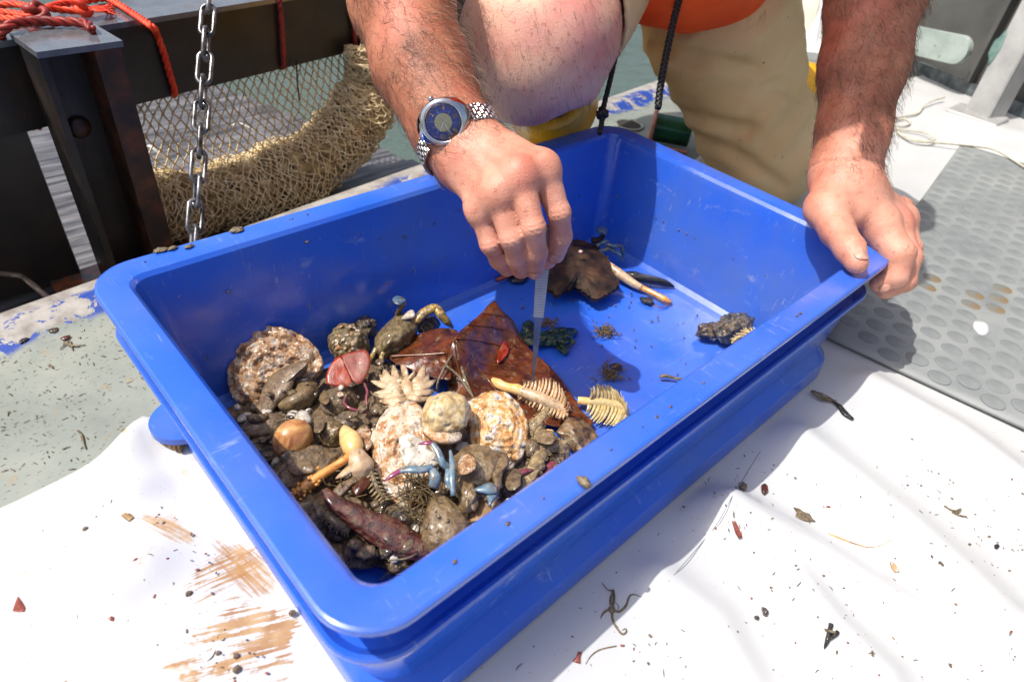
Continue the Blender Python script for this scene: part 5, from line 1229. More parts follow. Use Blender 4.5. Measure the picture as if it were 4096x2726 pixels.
part('bulb', tube(path(kE, [(1068, 228, .054), (1085, 290, .058), (1125, 360, .060), (1150, 430, .062), (1180, 480, .062)]), [.0010, .0062, .0098, .0090, .0052], 14), M_STK2, t4)
part('rachis', tube(path(kE, [(1165, 460, .062), (1195, 530, .060), (1220, 590, .056), (1230, 660, .050)]), [.0062, .0090, .0112, .0090], 12), M_PENW, t4)
for i in range(9):
    x = 1010+14*i; y = 690-15*i; part('polyp_leaf', tube(path(kE, [(1170, 600, .056), (x+60, y-20, .058), (x, y, .056), (x-14, y+14, .054)], 3), [.002, .0018, .0012, .0005], 6), M_PENW, t4)
# ---- oysters in the middle
zO = lin(kH, (450, 960), .034, (500, 0), .072)
op = thing('oyster_shell', 'tall white and orange oyster shell in the middle of the catch', 'shell', at(kH, 450, 500, .02))
part('valve', sheet(kH, [(240, 220), (300, 110), (420, 25), (540, 0), (640, 60), (680, 200), (740, 360), (800, 500), (770, 680), (640, 860), (520, 965), (420, 925), (340, 830), (265, 700), (215, 560), (185, 350)], zO, rings=20, dome=.007, thick=.006, jag=2.5, rip=.0018, rf=120, lam=.0020, lamn=6, seed=12), M_OYP, op)
part('pearl_patch', sheet(kH, [(450, 330), (520, 290), (620, 330), (720, 430), (800, 540), (700, 600), (560, 600), (480, 560), (440, 450)], lambda X, Y: zO(X, Y)+.0075, rings=7, dome=.002, thick=.003, seed=3, rip=.0012, jag=3), M_WSH, op)
solo('round_stone', lump(at(kH, 850, 120, .070), (.0225, .0205, .0165), rot((0, 0, 1), 30), 31, .13, 1.8, 5), M_WSTONE, 'rounded cream stone on top of the oyster shells', 'stone')
solo('shell_fragment', sheet(kH, [(650, 250), (720, 220), (800, 270), (940, 260), (1000, 300), (980, 350), (860, 380), (760, 360), (690, 310)], .066, rings=6, dome=.003, thick=.003, rip=.001, seed=4), M_OYP, 'broken white shell fragment below the rounded cream stone', 'shell')
solo('oyster_shell', sheet(kD, [(170, 300), (260, 230), (400, 168), (520, 160), (640, 220), (720, 300), (790, 420), (822, 540), (800, 720), (740, 850), (600, 860), (400, 840), (260, 810), (220, 680), (200, 480)], lin(kD, (450, 850), .036, (500, 160), .060), rings=20, dome=.010, thick=.006, jag=2.5, rip=.0018, rf=110, lam=.0020, lamn=6, seed=15), M_OYB, 'rust and lilac oyster shell right of the rounded cream stone', 'shell')
solo('brown_shell', sheet(kD, [(1115, 590), (1180, 500), (1250, 440), (1350, 440), (1450, 510), (1530, 600), (1560, 740), (1480, 820), (1390, 880), (1300, 800), (1220, 720), (1180, 650)], lin(kD, (1400, 880), .016, (1300, 440), .032), rings=10, dome=.005, thick=.0016, jag=2, rip=.0014, rf=90, seed=16), mat('brown_horn_shell', [srgb(52, 36, 24), srgb(112, 84, 52), srgb(158, 128, 84)], 34, .3, .5, 90, coat=.4), 'thin brown horny shell against the front wall of the tub', 'shell')
# ---- sand stars
ss = thing('sand_star', 'sandy starfish with spiny arms right of the oyster shells', 'starfish', at(kD, 930, 800, .02))
for pts, r in (([(960, 800, .040), (900, 930, .042), (830, 1060, .042), (740, 1200, .040), (620, 1380, .034)], [.0070, .0068, .0064, .0056, .0040]), ([(960, 800, .040), (930, 690, .042), (925, 600, .044), (950, 520, .046)], [.0066, .0050, .0040, .0020]), ([(960, 790, .040), (1080, 750, .040), (1190, 700, .040), (1280, 680, .038)], [.0060, .0044, .0030, .0014]), ([(960, 800, .04), (1050, 700, .036), (1100, 640, .03)], [.0066, .0060, .003])):
    part('arm', spiny(kD, pts, r, .0034, 16, 3), M_STAR, ss)
solo('starfish_arm', spiny(kD, [(1035, 325, .052), (960, 430, .050), (880, 520, .046), (820, 590, .040)], [.0014, .0046, .0054, .0058], .0036, 15, 5), M_STAR, 'single tapering starfish arm propped below the cream sea pen', 'starfish')
solo('starfish_arm', spiny(kE, [(880, 1000, .050), (960, 1050, .050), (1040, 1110, .048), (1120, 1150, .044)], [.0016, .0054, .0062, .005], .0042, 12, 6), M_MUDB, 'grey spiny starfish arm above the seed pod end', 'starfish')
solo('starfish_arm', spiny(kE, [(1240, 1190, .036), (1180, 1270, .036), (1120, 1350, .034), (1070, 1390, .030)], [.0054, .0064, .0056, .004], .0050, 10, 7), M_MUDB, 'grey spiny starfish arm on the lower brown flatfish', 'starfish')
# ---- muddy blue-legged crab in front
c3 = thing('blue_legged_crab', 'mud covered crab with bright blue legs in front of the oysters', 'crab', at(kH, 1150, 640, .02))
part('carapace', lump(at(kH, 1130, 640, .050), (.027, .023, .016), rot((0, 0, 1), 25), 41, .16, 2.0, 5), M_MUD, c3)
part('mud_flap', sheet(kH, [(1180, 520), (1280, 460), (1400, 480), (1430, 560), (1370, 640), (1350, 780), (1290, 960), (1250, 900), (1300, 760), (1240, 660)], .060, rings=7, dome=.003, thick=.003, jag=2, rip=.0015, seed=6), M_MUD, c3)
def leg(pts, r, m_, par, tip=None):
    p = path(kH, pts, 4); part('leg', tube(p, r, 8, flat=.62), m_, par)
leg([(735, 384, .084), (790, 460, .082), (830, 560, .078), (890, 610, .072)], [.0022, .0030, .0032, .0036], M_BLUE, c3); part('leg_tip', tube(path(kH, [(745, 384, .084), (680, 382, .084), (608, 392, .082)], 4), [.0022, .0020, .0004], 8, flat=.6), M_PURP, c3)
leg([(450, 630, .078), (540, 618, .080), (640, 620, .080), (740, 600, .078)], [.0024, .0036, .0036, .0032], M_BLUE, c3); part('leg_tip', tube(path(kH, [(460, 625, .078), (380, 670, .077), (302, 727, .074)], 4), [.0024, .0023, .0004], 8, flat=.6), M_PURP, c3)
leg([(735, 620, .078), (765, 690, .076), (740, 780, .070)], [.0036, .0046, .0040], M_BLUE, c3)
leg([(898, 445, .080), (915, 560, .078), (915, 700, .076), (925, 855, .070)], [.0010, .0024, .0028, .0020], M_BLUE, c3); leg([(885, 620, .076), (880, 720, .074), (893, 800, .07)], [.0028, .0030, .0006], M_BLUE, c3)
part('paddle', sheet(kH, [(1115, 800), (1180, 760), (1260, 735), (1310, 770), (1315, 820), (1230, 832)], .066, rings=5, dome=.002, thick=.002, seed=1), M_BLUE, c3)
part('paddle', sheet(kH, [(1225, 840), (1315, 810), (1320, 850), (1285, 900), (1248, 945), (1235, 900)], .062, rings=5, dome=.002, thick=.002, seed=2), M_BLUE, c3)
part('claw', lump(at(kH, 1060, 860, .058), (.013, .008, .009), rot((0, 0, 1), 60), 44, .22, 2.4, 4), M_MUD, c3)
ps = thing('pear_snail', 'large pear shaped snail caked in tan mud above the seed pod tip', 'snail', at(kH, 840, 1130, .016))
ctr = at(kH, 850, 1140, .044); ax_ = nrm(at(kH, 870, 1330, .034)-at(kH, 740, 820, .052)); a_, b_, c_ = frame(ax_); Mx = np.stack([a_, b_, c_], 1)
V, F = ico(5); V = V*(1+.09*fbm(V, 2.2, 4, 51))[:, None]; V[:, :2] *= (1+.28*V[:, 2:3]-.22*V[:, 2:3]**2); V = V*A(.0200, .0200, .0290); part('shell', xf((V, F), Mx, ctr), M_MUD, ps)
gr = []
for i in range(22):
    d = nrm(rng.normal(size=3)+A(-.5, -.6, .9)); gr.append(lump(ctr+(d*A(.0205, .0205, .0205))+ax_*rng.uniform(-.012, .012), rng.uniform(.0005, .0016)*A(1.3, 1, .4), rot(np.cross(A(0, 0, 1), d)+1e-6, math.degrees(math.acos(np.clip(d[2], -1, 1)))), i, .6, 1.5, 2, 3))
part('grit', join(*gr), M_TWIG, ps, kind='stuff')
# seed pod
pp4 = [(1297, 1957), (1346, 2010), (1436, 2069), (1525, 2113), (1600, 2155), (1690, 2192), (1790, 2218)]
pc_ = catmull([G4(x, y, z) for (x, y), z in zip(pp4, [.062, .058, .052, .048, .044, .040, .036])], 8); pv, pf = tube(pc_, [.0022, .0060, .0100, .0125, .0125, .0090, .0010], 20, flat=.62)
cn = np.repeat(pc_, 20, 0)[:len(pv)]; rd_ = pv-cn; k_ = np.tile(np.arange(20), len(pc_)); pv = cn+rd_*(1+.09*np.sin(k_*2*np.pi/20*6)+.20*fbm(pv, 70, 4, 4))[:, None]
solo('seed_pod', (pv, pf), M_POD, 'long dark red wrinkled seed pod at the front of the catch', 'seed pod')
solo('flatfish', sheet(kE, [(820, 1280), (870, 1370), (960, 1460), (1100, 1490), (1280, 1495), (1360, 1440), (1400, 1340), (1300, 1240), (1100, 1190), (900, 1210)], .022, rings=10, dome=.004, thick=.0022, jag=1.6, rip=.0008, seed=17), M_SPECK, 'brown fringed flatfish under the seed pod near the front corner', 'fish')
ms = thing('moon_snail', 'smooth shiny tan moon snail near the left wall', 'snail', at(kE, 610, 360, .02))
V, F = ico(5); sp = np.arctan2(V[:, 1], V[:, 0]); V = V*A(.0185, .0165, .0140); Mm = rot((1, 0, 0), 55)@rot((0, 0, 1), 20); part('shell', xf((V, F), Mm, at(kE, 610, 345, .048)), M_MOON, ms)
part('spire', lathe([(.0068, 0), (.0058, .0020), (.0034, .0036), (.0010, .0044)], 20, rot((1, .4, 0), 118), at(kE, 515, 452, .046)), mat('brown_spire', [srgb(120, 62, 30), srgb(170, 104, 56)], 60, .25, coat=.5), ms)
solo('clam', lump(at(kE, 350, 230, .036), (.0195, .0130, .0090), rot((0, 0, 1), -20), 61, .05, 1.5, 5), M_SPECK, 'grey brown oval clam left of the moon snail', 'clam')
solo('sea_snail', snail(kE, 960, 300, .040, .0125, rot((1, .3, 0), 35), 66, .05), mat('speckled_snail', [srgb(52, 40, 26), srgb(120, 98, 66), srgb(168, 148, 112)], 160, .25, .4, 200, coat=.5), 'small round speckled snail right of the moon snail', 'snail')
solo('slipper_shell', lump(at(kE, 172, 152, .032), (.0070, .0048, .0028), rot((0, 0, 1), 10), 63, .05, 2, 4), M_WSH, 'small pale oval shell against the left wall of the tub', 'shell')
wc_ = thing('white_crab', 'tiny white crab behind the moon snail', 'crab', at(kE, 690, 160, .03))
part('carapace', sheet(kE, [(625, 150), (660, 95), (720, 90), (765, 140), (770, 190), (720, 215), (650, 200)], .050, rings=6, dome=.004, thick=.004, jag=1.5, seed=3), M_WSH, wc_)
for pts in ([(630, 140, .05), (580, 125, .052), (545, 150, .048), (550, 210, .042)], [(650, 110, .05), (600, 100, .052), (560, 115, .048)], [(730, 95, .05), (760, 80, .05), (790, 100, .046)]): part('leg', tube(path(kE, pts, 3), [.0016, .0012, .0006], 6), M_WSH, wc_)
ms2 = thing('muddy_stone', 'big lumpy mud coated stone under the orange stalk', 'stone', at(kE, 740, 800, .014))
part('stone', lump(at(kE, 715, 690, .034), (.037, .023, .020), rot((0, 0, 1), -8), 71, .20, 2.3, 5), M_MUDB, ms2); part('stone', lump(at(kE, 830, 1040, .034), (.022, .021, .017), None, 72, .20, 2.3, 5), M_MUDB, ms2)
solo('driftwood', lump(at(kE, 330, 460, .026), (.024, .013, .010), rot((0, 0, 1), -15), 73, .22, 2.0, 4), mat('grey_driftwood', [srgb(70, 60, 50), srgb(124, 110, 92)], 30, .4, .7, 80, coat=.35, sc=(1, 5, 1)), 'flat grey piece of driftwood under the moon snail', 'driftwood')
solo('clam', lump(at(kH, 1220, 1060, .040), (.0215, .0150, .0100), rot((0, 0, 1), 30), 75, .03, 1.5, 5), mat('smooth_tan_mud_clam', [srgb(140, 112, 82), srgb(168, 138, 104)], 22, .22, .2, 60, coat=.6, mud=0.2), 'smooth tan mud covered clam against the front wall of the tub', 'clam')
fp = thing('quill_pen', 'grey ribbed feather like sea pen left of the tall oyster shell', 'sea pen', at(kE, 1330, 760, .02))
part('rachis', tube(path(kE, [(1265, 520, .058), (1310, 640, .056), (1360, 780, .052), (1430, 880, .046)]), [.0016, .0020, .0020, .0012], 7), M_TWIG, fp)
for i in range(12):
    t = i/11; c0 = path(kE, [(1265, 520, .058), (1310, 640, .056), (1360, 780, .052), (1430, 880, .046)], 11)[i*3]
    for sg, dx, dy in ((1, -60, 60), (-1, 70, 8)):
        part('barb', tube([c0, c0+(at(kE, 1300+dx, 700+dy, .050)-at(kE, 1300, 700, .052))], [.0016, .0008], 5, flat=.5), M_STAR, fp)
def fuzz(k, x, y, z, rad_, n_, L_, r, seed, m_=None):
    rs = np.random.default_rng(seed); c = at(k, x, y, z); out = []
    for i in range(n_):
        p = c+rs.normal(0, 1, 3)*rad_*A(1, 1, .45); pth = [p]
        d = nrm(rs.normal(size=3)*A(1, 1, .6))
        for q in range(4): d = nrm(d+rs.normal(size=3)*.7); p = p+d*L_/4; p = A(p[0], p[1], max(p[2], FLO+.001)); pth.append(p)
        out.append(tube(catmull(pth, 2), r, 4))
    return join(*out)
solo('weed_clump', fuzz(kH, 620, 830, .052, .008, 110, .024, .00045, 5), M_FIB, 'tangled brown fibrous weed clump on the tall oyster shell', 'weed')
solo('weed_clump', fuzz(kE, 1120, 860, .040, .010, 60, .022, .0005, 6), M_FIB, 'brown fibrous weed clump above the seed pod', 'weed')
solo('brown_leaf_piece', sheet(kE, [(960, 820), (1060, 720), (1180, 660), (1290, 640), (1250, 700), (1150, 760), (1080, 830), (1000, 880)], .052, rings=6, dome=.003, thick=.0008, rip=.001, seed=7), M_SPECK, 'folded grey brown leaf piece beside the pink sea pen body', 'leaf')
solo('brown_leaf_piece', sheet(kE, [(1140, 780), (1220, 700), (1300, 660), (1300, 740), (1230, 820), (1170, 850)], .054, rings=5, dome=.002, thick=.0008, rip=.001, seed=8), M_LEAF, 'small chestnut brown leaf piece left of the ribbed sea pen', 'leaf')
solo('shell_fragment', lump(at(kH, 680, 1430, .028), (.013, .008, .008), rot((0, 0, 1), 40), 81, .3, 2.2, 4), M_OYP, 'encrusted shell fragment under the seed pod tip', 'shell')
solo('root_tuft', fuzz(kH, 520, 1490, .024, .006, 70, .016, .0005, 8), M_FIB, 'brown root tuft on the bare floor at the front wall', 'tuft')
solo('worm', tube(path(kD, [(1250, 930, .032), (1120, 915, .036), (1050, 950, .038), (1020, 1040, .038), (960, 1120, .036)]), [.002, .0036, .0036, .003], 8, flat=.6), M_WORM, 'thick purple worm at the right end of the starfish', 'worm')
solo('worm', tube(path(kD, [(870, 985, .046), (780, 1000, .048), (690, 1040, .046), (650, 1020, .044)]), [.0012, .0030, .0030, .0012], 8, flat=.5), M_WORM, 'dull purple worm below the rust and lilac oyster', 'worm')
for (x, y, r, z), lb in zip(((1030, 640, .0075, .046), (1150, 780, .011, .034), (860, 760, .010, .040), (650, 1130, .012, .036), (1110, 1000, .010, .032)), ('pale pebble beside the starfish centre', 'brown shell lump right of the starfish centre', 'tan shell lump left of the starfish centre', 'brown snail below the rust and lilac oyster', 'muddy lump at the front wall by the purple worm')):
    solo('pebble', lump(at(kD, x, y, z), (r, r*.8, r*.7), rot((0, 0, 1), x % 90), int(x), .16, 2, 4), M_STK2 if r < .008 else M_MUDB, lb, 'stone')
for k, pts, z, d_, lb, m_ in (
    (kE, [(20, 300), (90, 240), (180, 260), (230, 330), (160, 400), (70, 380)], .034, .002, 'flat grey shell plate against the left wall below the pale oval shell', M_MUDB),
    (kE, [(560, 560), (680, 530), (800, 570), (780, 640), (650, 660), (570, 620)], .060, .003, 'mud smeared shell plate on top of the big lumpy stone', M_MUD),
    (kE, [(790, 150), (850, 130), (890, 170), (880, 260), (820, 300), (790, 230)], .052, .001, 'brown shell splinter between the white crab and the speckled snail', M_MUDB),
    (kE, [(1180, 260), (1260, 245), (1320, 280), (1310, 400), (1240, 440), (1190, 360)], .054, .004, 'muddy oyster plate left of the tall oyster shell', M_OYS),
    (kE, [(1060, 900), (1140, 860), (1220, 900), (1240, 990), (1150, 1010), (1080, 970)], .050, .002, 'tan shell plate above the middle of the seed pod', M_MUDB),
    (kH, [(330, 960), (420, 940), (520, 1000), (500, 1080), (400, 1060), (340, 1010)], .046, .002, 'dark shell plate between the tall oyster and the seed pod', M_MUDD),
    (kH, [(960, 560), (1040, 480), (1110, 500), (1120, 600), (1040, 660), (970, 640)], .074, .003, 'broken muddy plate over the blue legged crab', M_OYS),
    (kH, [(1370, 640), (1460, 600), (1540, 660), (1520, 760), (1420, 800), (1370, 730)], .052, .003, 'brown curled shell plate right of the muddy crab', M_MUDB),
    (kD, [(900, 620), (980, 560), (1080, 590), (1100, 680), (1010, 720), (920, 690)], .050, .002, 'pale broken shell plate by the starfish centre', M_MUD),
    (kD, [(980, 780), (1100, 760), (1190, 800), (1190, 900), (1080, 900), (990, 860)], .036, .002, 'dark ribbed shell plate right of the starfish', M_MUDD),
    (kA, [(1230, 1220), (1300, 1150), (1330, 1230), (1300, 1330), (1230, 1310)], .044, .001, 'thin tan shell splinter beside the mud coated shell', M_MUD)):
    solo('shell_plate', sheet(k, pts, lin(k, pts[0], z-.004, pts[3], z+.005), rings=8, dome=d_, thick=.0012, jag=5, rip=.0016, rf=110, sm=2, lam=.0010, lamn=4, seed=len(lb)), m_, lb, 'shell')
# ---- dark crab and companions at the back
c2_ = thing('dark_crab', 'large dark brown crab with spiny front edge at the back of the tub', 'crab', at(kF, 1150, 600, .015))
part('carapace', sheet(kF, [(735, 790), (790, 820), (850, 862), (930, 832), (1000, 800), (1060, 790), (1120, 815), (1180, 860), (1240, 905), (1330, 872), (1420, 832), (1500, 762), (1500, 700), (1440, 600), (1400, 480), (1330, 420), (1250, 335), (1100, 278), (950, 292), (850, 400), (760, 520), (700, 650)], lin(kF, (1100, 880), .030, (1100, 290), .040), (1110, 580), rings=16, dome=.009, thick=.004, jag=6, rip=.0014, rf=90, seed=19, power=2.0), M_DKC, c2_)
sp_ = []
for x0, y0, x1, y1, n_ in ((740, 790, 850, 862, 6), (1190, 850, 1240, 905, 3), (1245, 905, 1500, 765, 12)):
    for i in range(n_):
        t = (i+.5)/n_; x = x0+(x1-x0)*t; y = y0+(y1-y0)*t; b_ = at(kF, x, y-8, .026); sp_.append(tube([b_, at(kF, x+14, y+28, .022)], [.0030, .0003], 5))
part('spines', join(*sp_), M_DKC, c2_)
part('paddle_leg', tube(path(kF, [(1220, 295, .040), (1290, 285, .042), (1330, 250, .048), (1350, 200, .055)]), [.0055, .0050, .0045, .004], 8, flat=.7), M_DKC, c2_)
part('paddle', sheet(kF, [(1270, 160), (1300, 140), (1345, 142), (1385, 180), (1370, 225), (1340, 215), (1320, 200), (1285, 195)], .058, rings=5, dome=.002, thick=.002), M_BLUED, c2_)
for pts in ([(1270, 345, .040), (1330, 320, .044), (1370, 300, .046), (1400, 340, .044), (1460, 350, .044), (1525, 350, .042), (1548, 430, .032), (1535, 530, .016)], [(1280, 420, .036), (1340, 395, .038), (1400, 378, .040), (1460, 410, .036), (1520, 445, .032), (1535, 530, .018)], [(1350, 330, .044), (1365, 300, .048), (1300, 330, .044)]):
    part('leg', tube(path(kF, pts, 4), [.0036, .0042, .0038, .0042, .0034, .0008], 8, flat=.7), M_BLUED, c2_)
solo('pink_chip', box(at(kF, 1103, 406, .0585), (.005, .004, .0012), rot((0, 0, 1), 20)), mat('pink_shell', srgb(216, 178, 160), rough=.4), 'tiny pink shell chip on the back of the dark crab', 'shell', smooth=False)
op2 = thing('sea_pen', 'smooth sea pen stalk with orange tip beside the dark crab', 'sea pen', at(kF, 1700, 760, .013))
part('rachis', tube(path(kF, [(1400, 540, .030), (1500, 632, .025), (1580, 690, .022), (1680, 755, .020), (1740, 785, .019)]), [.0036, .0066, .0062, .0052, .0044], 12), M_PENW, op2)
part('stalk', tube(path(kF, [(1725, 780, .019), (1800, 812, .019), (1900, 860, .019), (1980, 905, .018), (2045, 938, .016)]), [.0044, .0038, .0038, .0044, .0024], 12), M_STK, op2)
solo('black_stick', tube(path(kF, [(1560, 640, .022), (1650, 662, .022), (1760, 685, .022), (1900, 712, .020), (2000, 738, .018), (2085, 775, .016)]), [.0030, .0068, .0062, .0058, .0046, .0010], 8), M_BLK, 'wet black stick behind the orange tipped sea pen', 'stick')
solo('black_scrap', sheet(kF, [(1722, 885), (1790, 882), (1850, 890), (1870, 950), (1810, 945), (1760, 925)], .016, rings=4, dome=.002, thick=.002, sm=2, jag=2), M_BLK, 'small black bark scrap near the orange stalk tip', 'bark')
solo('black_scrap', sheet(kF, [(370, 660), (440, 610), (540, 600), (560, 660), (500, 725), (380, 720)], .016, rings=4, dome=.003, thick=.002, sm=2, jag=2), M_BLK, 'black bark scrap in the shade under the fingers', 'bark')
solo('orange_stick', tube(path(kF, [(220, 705, .018), (290, 680, .020), (350, 650, .020), (420, 610, .02)]), [.0020, .0034, .0034, .003], 8), mat('red_brown_stick', [srgb(120, 46, 18), srgb(160, 70, 30)], 60, .35, coat=.4, mud=0), 'short red brown stick in the shade under the hand', 'stick')
solo('red_thread', tube(path(kF, [(1800, 945, .014), (1880, 965, .014), (1950, 990, .014), (2010, 965, .014), (2050, 940, .015)]), .0006, 5), M_WORM, 'thin reddish thread curving below the orange stalk tip', 'thread')
solo('seaweed', sheet(kF, [(490, 1215), (505, 1150), (570, 1120), (575, 1140), (545, 1190), (610, 1205), (690, 1240), (800, 1215), (900, 1190), (960, 1200), (1030, 1205), (1080, 1240), (1020, 1290), (1050, 1350), (1000, 1400), (980, 1460), (908, 1466), (920, 1380), (850, 1380), (700, 1386), (600, 1380), (500, 1350), (462, 1290)], .018, (770, 1300), rings=16, dome=.003, thick=.0016, jag=3, rip=.0050, rf=110, sm=3, seed=23), M_WEED, 'dark green crumpled seaweed behind the forceps', 'seaweed')
for lb, k, x, y, n_, sd in (('small brown weed tuft above the green seaweed', kF, 760, 1150, 40, 1), ('sparse brown weed tuft on the bare blue floor', kF, 1350, 1225, 60, 2), ('muddy weed scrap above the right hand sea pen', k2, 655, 1060, 60, 3)):
    solo('weed_tuft', fuzz(k, x, y, .0150, .006, n_, .012, .00055, sd), M_FIB, lb, 'weed')
solo('bark_chip', sheet(k2, [(645, 1020), (670, 1012), (700, 1022), (690, 1038), (660, 1032)], .016, rings=3, thick=.0015, sm=2), M_BLK, 'dark bark chip beside the muddy weed scrap', 'bark')
solo('worm_tube', tube(path(k2, [(850, 1070, .0165), (870, 1065, .018), (900, 1072, .0165), (930, 1078, .0165), (956, 1082, .0160)]), [.0018, .0024, .0018, .0018, .0014], 7), M_TWIG, 'brown knobbly worm tube on the bright blue floor', 'worm tube')
st2 = thing('mossy_stone', 'dark muddy stone with pale growth in the right corner of the tub', 'stone', at(kG, 1080, 580, .013))
part('stone', lump(at(kG, 1170, 560, .030), (.026, .018, .017), rot((0, 0, 1), -20), 91, .22, 2.1, 5), mat('grey_black_stone', [srgb(22, 24, 26), srgb(58, 58, 54), srgb(122, 106, 82)], 50, .28, .9, 90, coat=.5, bdist=.003), st2)
part('stone', lump(at(kG, 830, 600, .024), (.016, .010, .010), rot((0, 0, 1), -30), 92, .24, 2.4, 4), M_MUDD, st2)
sp6 = thing('sea_pen', 'cream sea pen wedged between the dark stone and the front wall', 'sea pen', at(kG, 1400, 720, .02)); rs6 = np.random.default_rng(4)
cb = at(kG, 1440, 750, .040)
part('rachis', tube([at(kG, 1480, 790, .034), cb, at(kG, 1390, 700, .046)], [.004, .005, .003], 10), M_PENY, sp6)
for x, y in ((1140, 770), (1130, 720), (1170, 670), (1200, 640), (1265, 600), (1330, 560), (1400, 555), (1455, 565), (1545, 615), (1190, 820), (1300, 575), (1500, 590), (1160, 800)):
    p = at(kG, x, y, .050+rs6.uniform(-.004, .004)); part('polyp_leaf', pen_leaf(cb+rs6.normal(0, 1, 3)*.003, p, .0021, rs=rs6), M_PENY, sp6)
# ---- loose grit, fibres and shell bits lying through the heap and on the tub floor
heap = np.array([(890, 1660), (1000, 1600), (1300, 1480), (1520, 1430), (1700, 1560), (1850, 1640), (2100, 1680), (2260, 1800), (2180, 1950), (1900, 2180), (1650, 2290), (1450, 2230), (1200, 2050), (1000, 1850)], float)
def inside(p, poly):
    x, y = p; c = False; n_ = len(poly)
    for i in range(n_):
        x0, y0 = poly[i]; x1, y1 = poly[(i+1) % n_]
        if (y0 > y) != (y1 > y) and x < (x1-x0)*(y-y0)/(y1-y0)+x0: c = not c
    return c
solo('mud_bed', sheet(id4, [tuple(p) for p in heap], .018, (1560, 1860), rings=26, dome=.016, thick=.004, rip=.006, rf=60, sm=5, jag=8, seed=33), M_MUDB, 'brown mud and sediment lying under the heap of shells', 'mud', kind='stuff')
rsg = np.random.default_rng(77); bits = {0: [], 1: [], 2: [], 3: []}
while sum(len(b) for b in bits.values()) < 330:
    x, y = rsg.uniform(880, 2280), rsg.uniform(1430, 2300)
    if not inside((x, y), heap): continue
    c = G4(x, y, .026+.022*rsg.random()); kk = int(rsg.choice([0, 1, 2, 3], p=[.4, .25, .15, .2])); s = rsg.uniform(.0018, .0062)
    if kk < 3: bits[kk].append(lump(c, s*A(rsg.uniform(.8, 1.6), 1, rsg.uniform(.3, .7)), rot(rsg.normal(size=3), rsg.uniform(0, 50)), int(rsg.integers(999)), .25, 2, 2, 3))
    else:
        d = nrm(rsg.normal(size=3)*A(1, 1, .25)); L_ = rsg.uniform(.01, .03); bits[3].append(tube(catmull([c-d*L_*.5, c+rsg.normal(size=3)*.002, c+d*L_*.5], 4), [.0004, .0010, .0003], 5))
for kk, m_, nm, lb in ((0, M_MUDB, 'sediment_lumps', 'small brown sediment lumps all through the heap'), (1, M_MUDD, 'dark_shell_bits', 'small dark shell bits all through the heap'), (2, M_WSH, 'pale_shell_bits', 'small pale shell chips all through the heap'), (3, M_TWIG, 'twig_bits', 'thin twig bits all through the heap')):
    solo(nm, join(*bits[kk]), m_, lb, 'debris', kind='stuff')
fl_ = []
for i in range(150):
    x, y = rsg.uniform(.07, .61), rsg.uniform(.06, .35)
    if rsg.random() < .35: x = .42+.2*rsg.random()
    fl_.append(lump(A(x, y, FLO+.0004), rsg.uniform(.0004, .0017)*A(1.3, 1, .6), None, i, .3, 2, 1, 2))
for i in range(60):   # specks clinging to the walls and rim
    u = rsg.random()
    if u < .5: p = A(rsg.uniform(.06, .62), TW-.034-.014*rsg.random(), .06+.09*rsg.random()); t = (p[2]-.018)/.13; p[1] = TW-.0495+.0175*t-.0003
    elif u < .7: p = A(TL-.0495+.0175*.5, rsg.uniform(.06, .36), .083)
    else: p = A(rsg.uniform(.03, .65), rsg.choice([TW-.012, .012]), .1608)
    fl_.append(lump(p, rsg.uniform(.0005, .0018)*A(1.2, .8, .8), None, i+200, .3, 2, 1, 2))
solo('mud_specks', join(*fl_), M_MUDB, 'tiny mud specks dotted over the blue tub', 'debris', kind='stuff')
solo('mud_clod', join(lump(at(id4, 2335, 1925, .1635), (.0035, .0055, .0028), None, 3, .2, 2, 3)), M_TWIG, 'small mud clod on the front rim of the tub', 'mud')
for (x, y, s), lb in zip(((640, 1000, .006), (690, 992, .0045), (755, 985, .004), (945, 918, .007)), ('largest dried mud crumb on the back rim near the post', 'middle dried mud crumb on the back rim near the post', 'small dried mud crumb on the back rim below the chain', 'flat dried mud smear on the back rim right of the chain')):
    solo('mud_crumb', lump(at(id4, x, y, .1618), (s, s*.6, .0013), rot((0, 0, 1), 10), int(x), .4, 2.2, 3), M_TWIG, lb, 'mud')

drip = [tube(catmull([A(x0, TW-.0495+.0215*(z0-.018)/.13-.0006, z0), A(x0+.001, TW-.0495+.0215*((z0+z1)/2-.018)/.13-.0006, (z0+z1)/2), A(x0, TW-.0495+.0215*(z1-.018)/.13-.0006, z1)], 4), [.0012, .0008, .0022], 5, flat=.5) for x0, z0, z1 in ((.0985, .146, .112),)]
solo('mud_drip', join(*drip), M_MUDD, 'dark mud drip running down the inner back wall', 'mud')
# ================================================================== DEBRIS ON THE SHEET AND DECK
k7 = crop(2200, 1800, 1.2426); k8 = crop(0, 1900, 1.683); k9 = crop(0, 1100, 1.96)
TZ = .0125
def tz(x, y):   # height of the tarpaulin under a ground point
    X, Y = np.array([x]), np.array([y]); z = .004+.0018*(fbm(np.array([[x, y, 0.]]), 7, 3, 5)[0]+.6)
    for pl, wd, ht in fl: z += ht*math.exp(-(seg_d(X, Y, pl)[0]/wd)**2)
    return float(z)
def on(k, x, y, up=.0012):
    p = G4(*k(x, y), .008)
    for _ in range(3): p = G4(*k(x, y), tz(p[0], p[1])+up)
    return p
def pathon(k, pts, up=.0012, n=5): return catmull([on(k, *p, up) for p in pts], n)
def flat(k, ring, up=.0014, th=.0007, rip=.0006, seed=0):
    R_ = [on(k, *p, up) for p in ring]; return star(np.mean(R_, 0), R_, 5, .0008, th, rip, 160., seed, up=(0, 0, 1))
bs = thing('brittle_star', 'grey brown brittle star with curling arms on the white sheet', 'brittle star', on(k7, 308, 790))
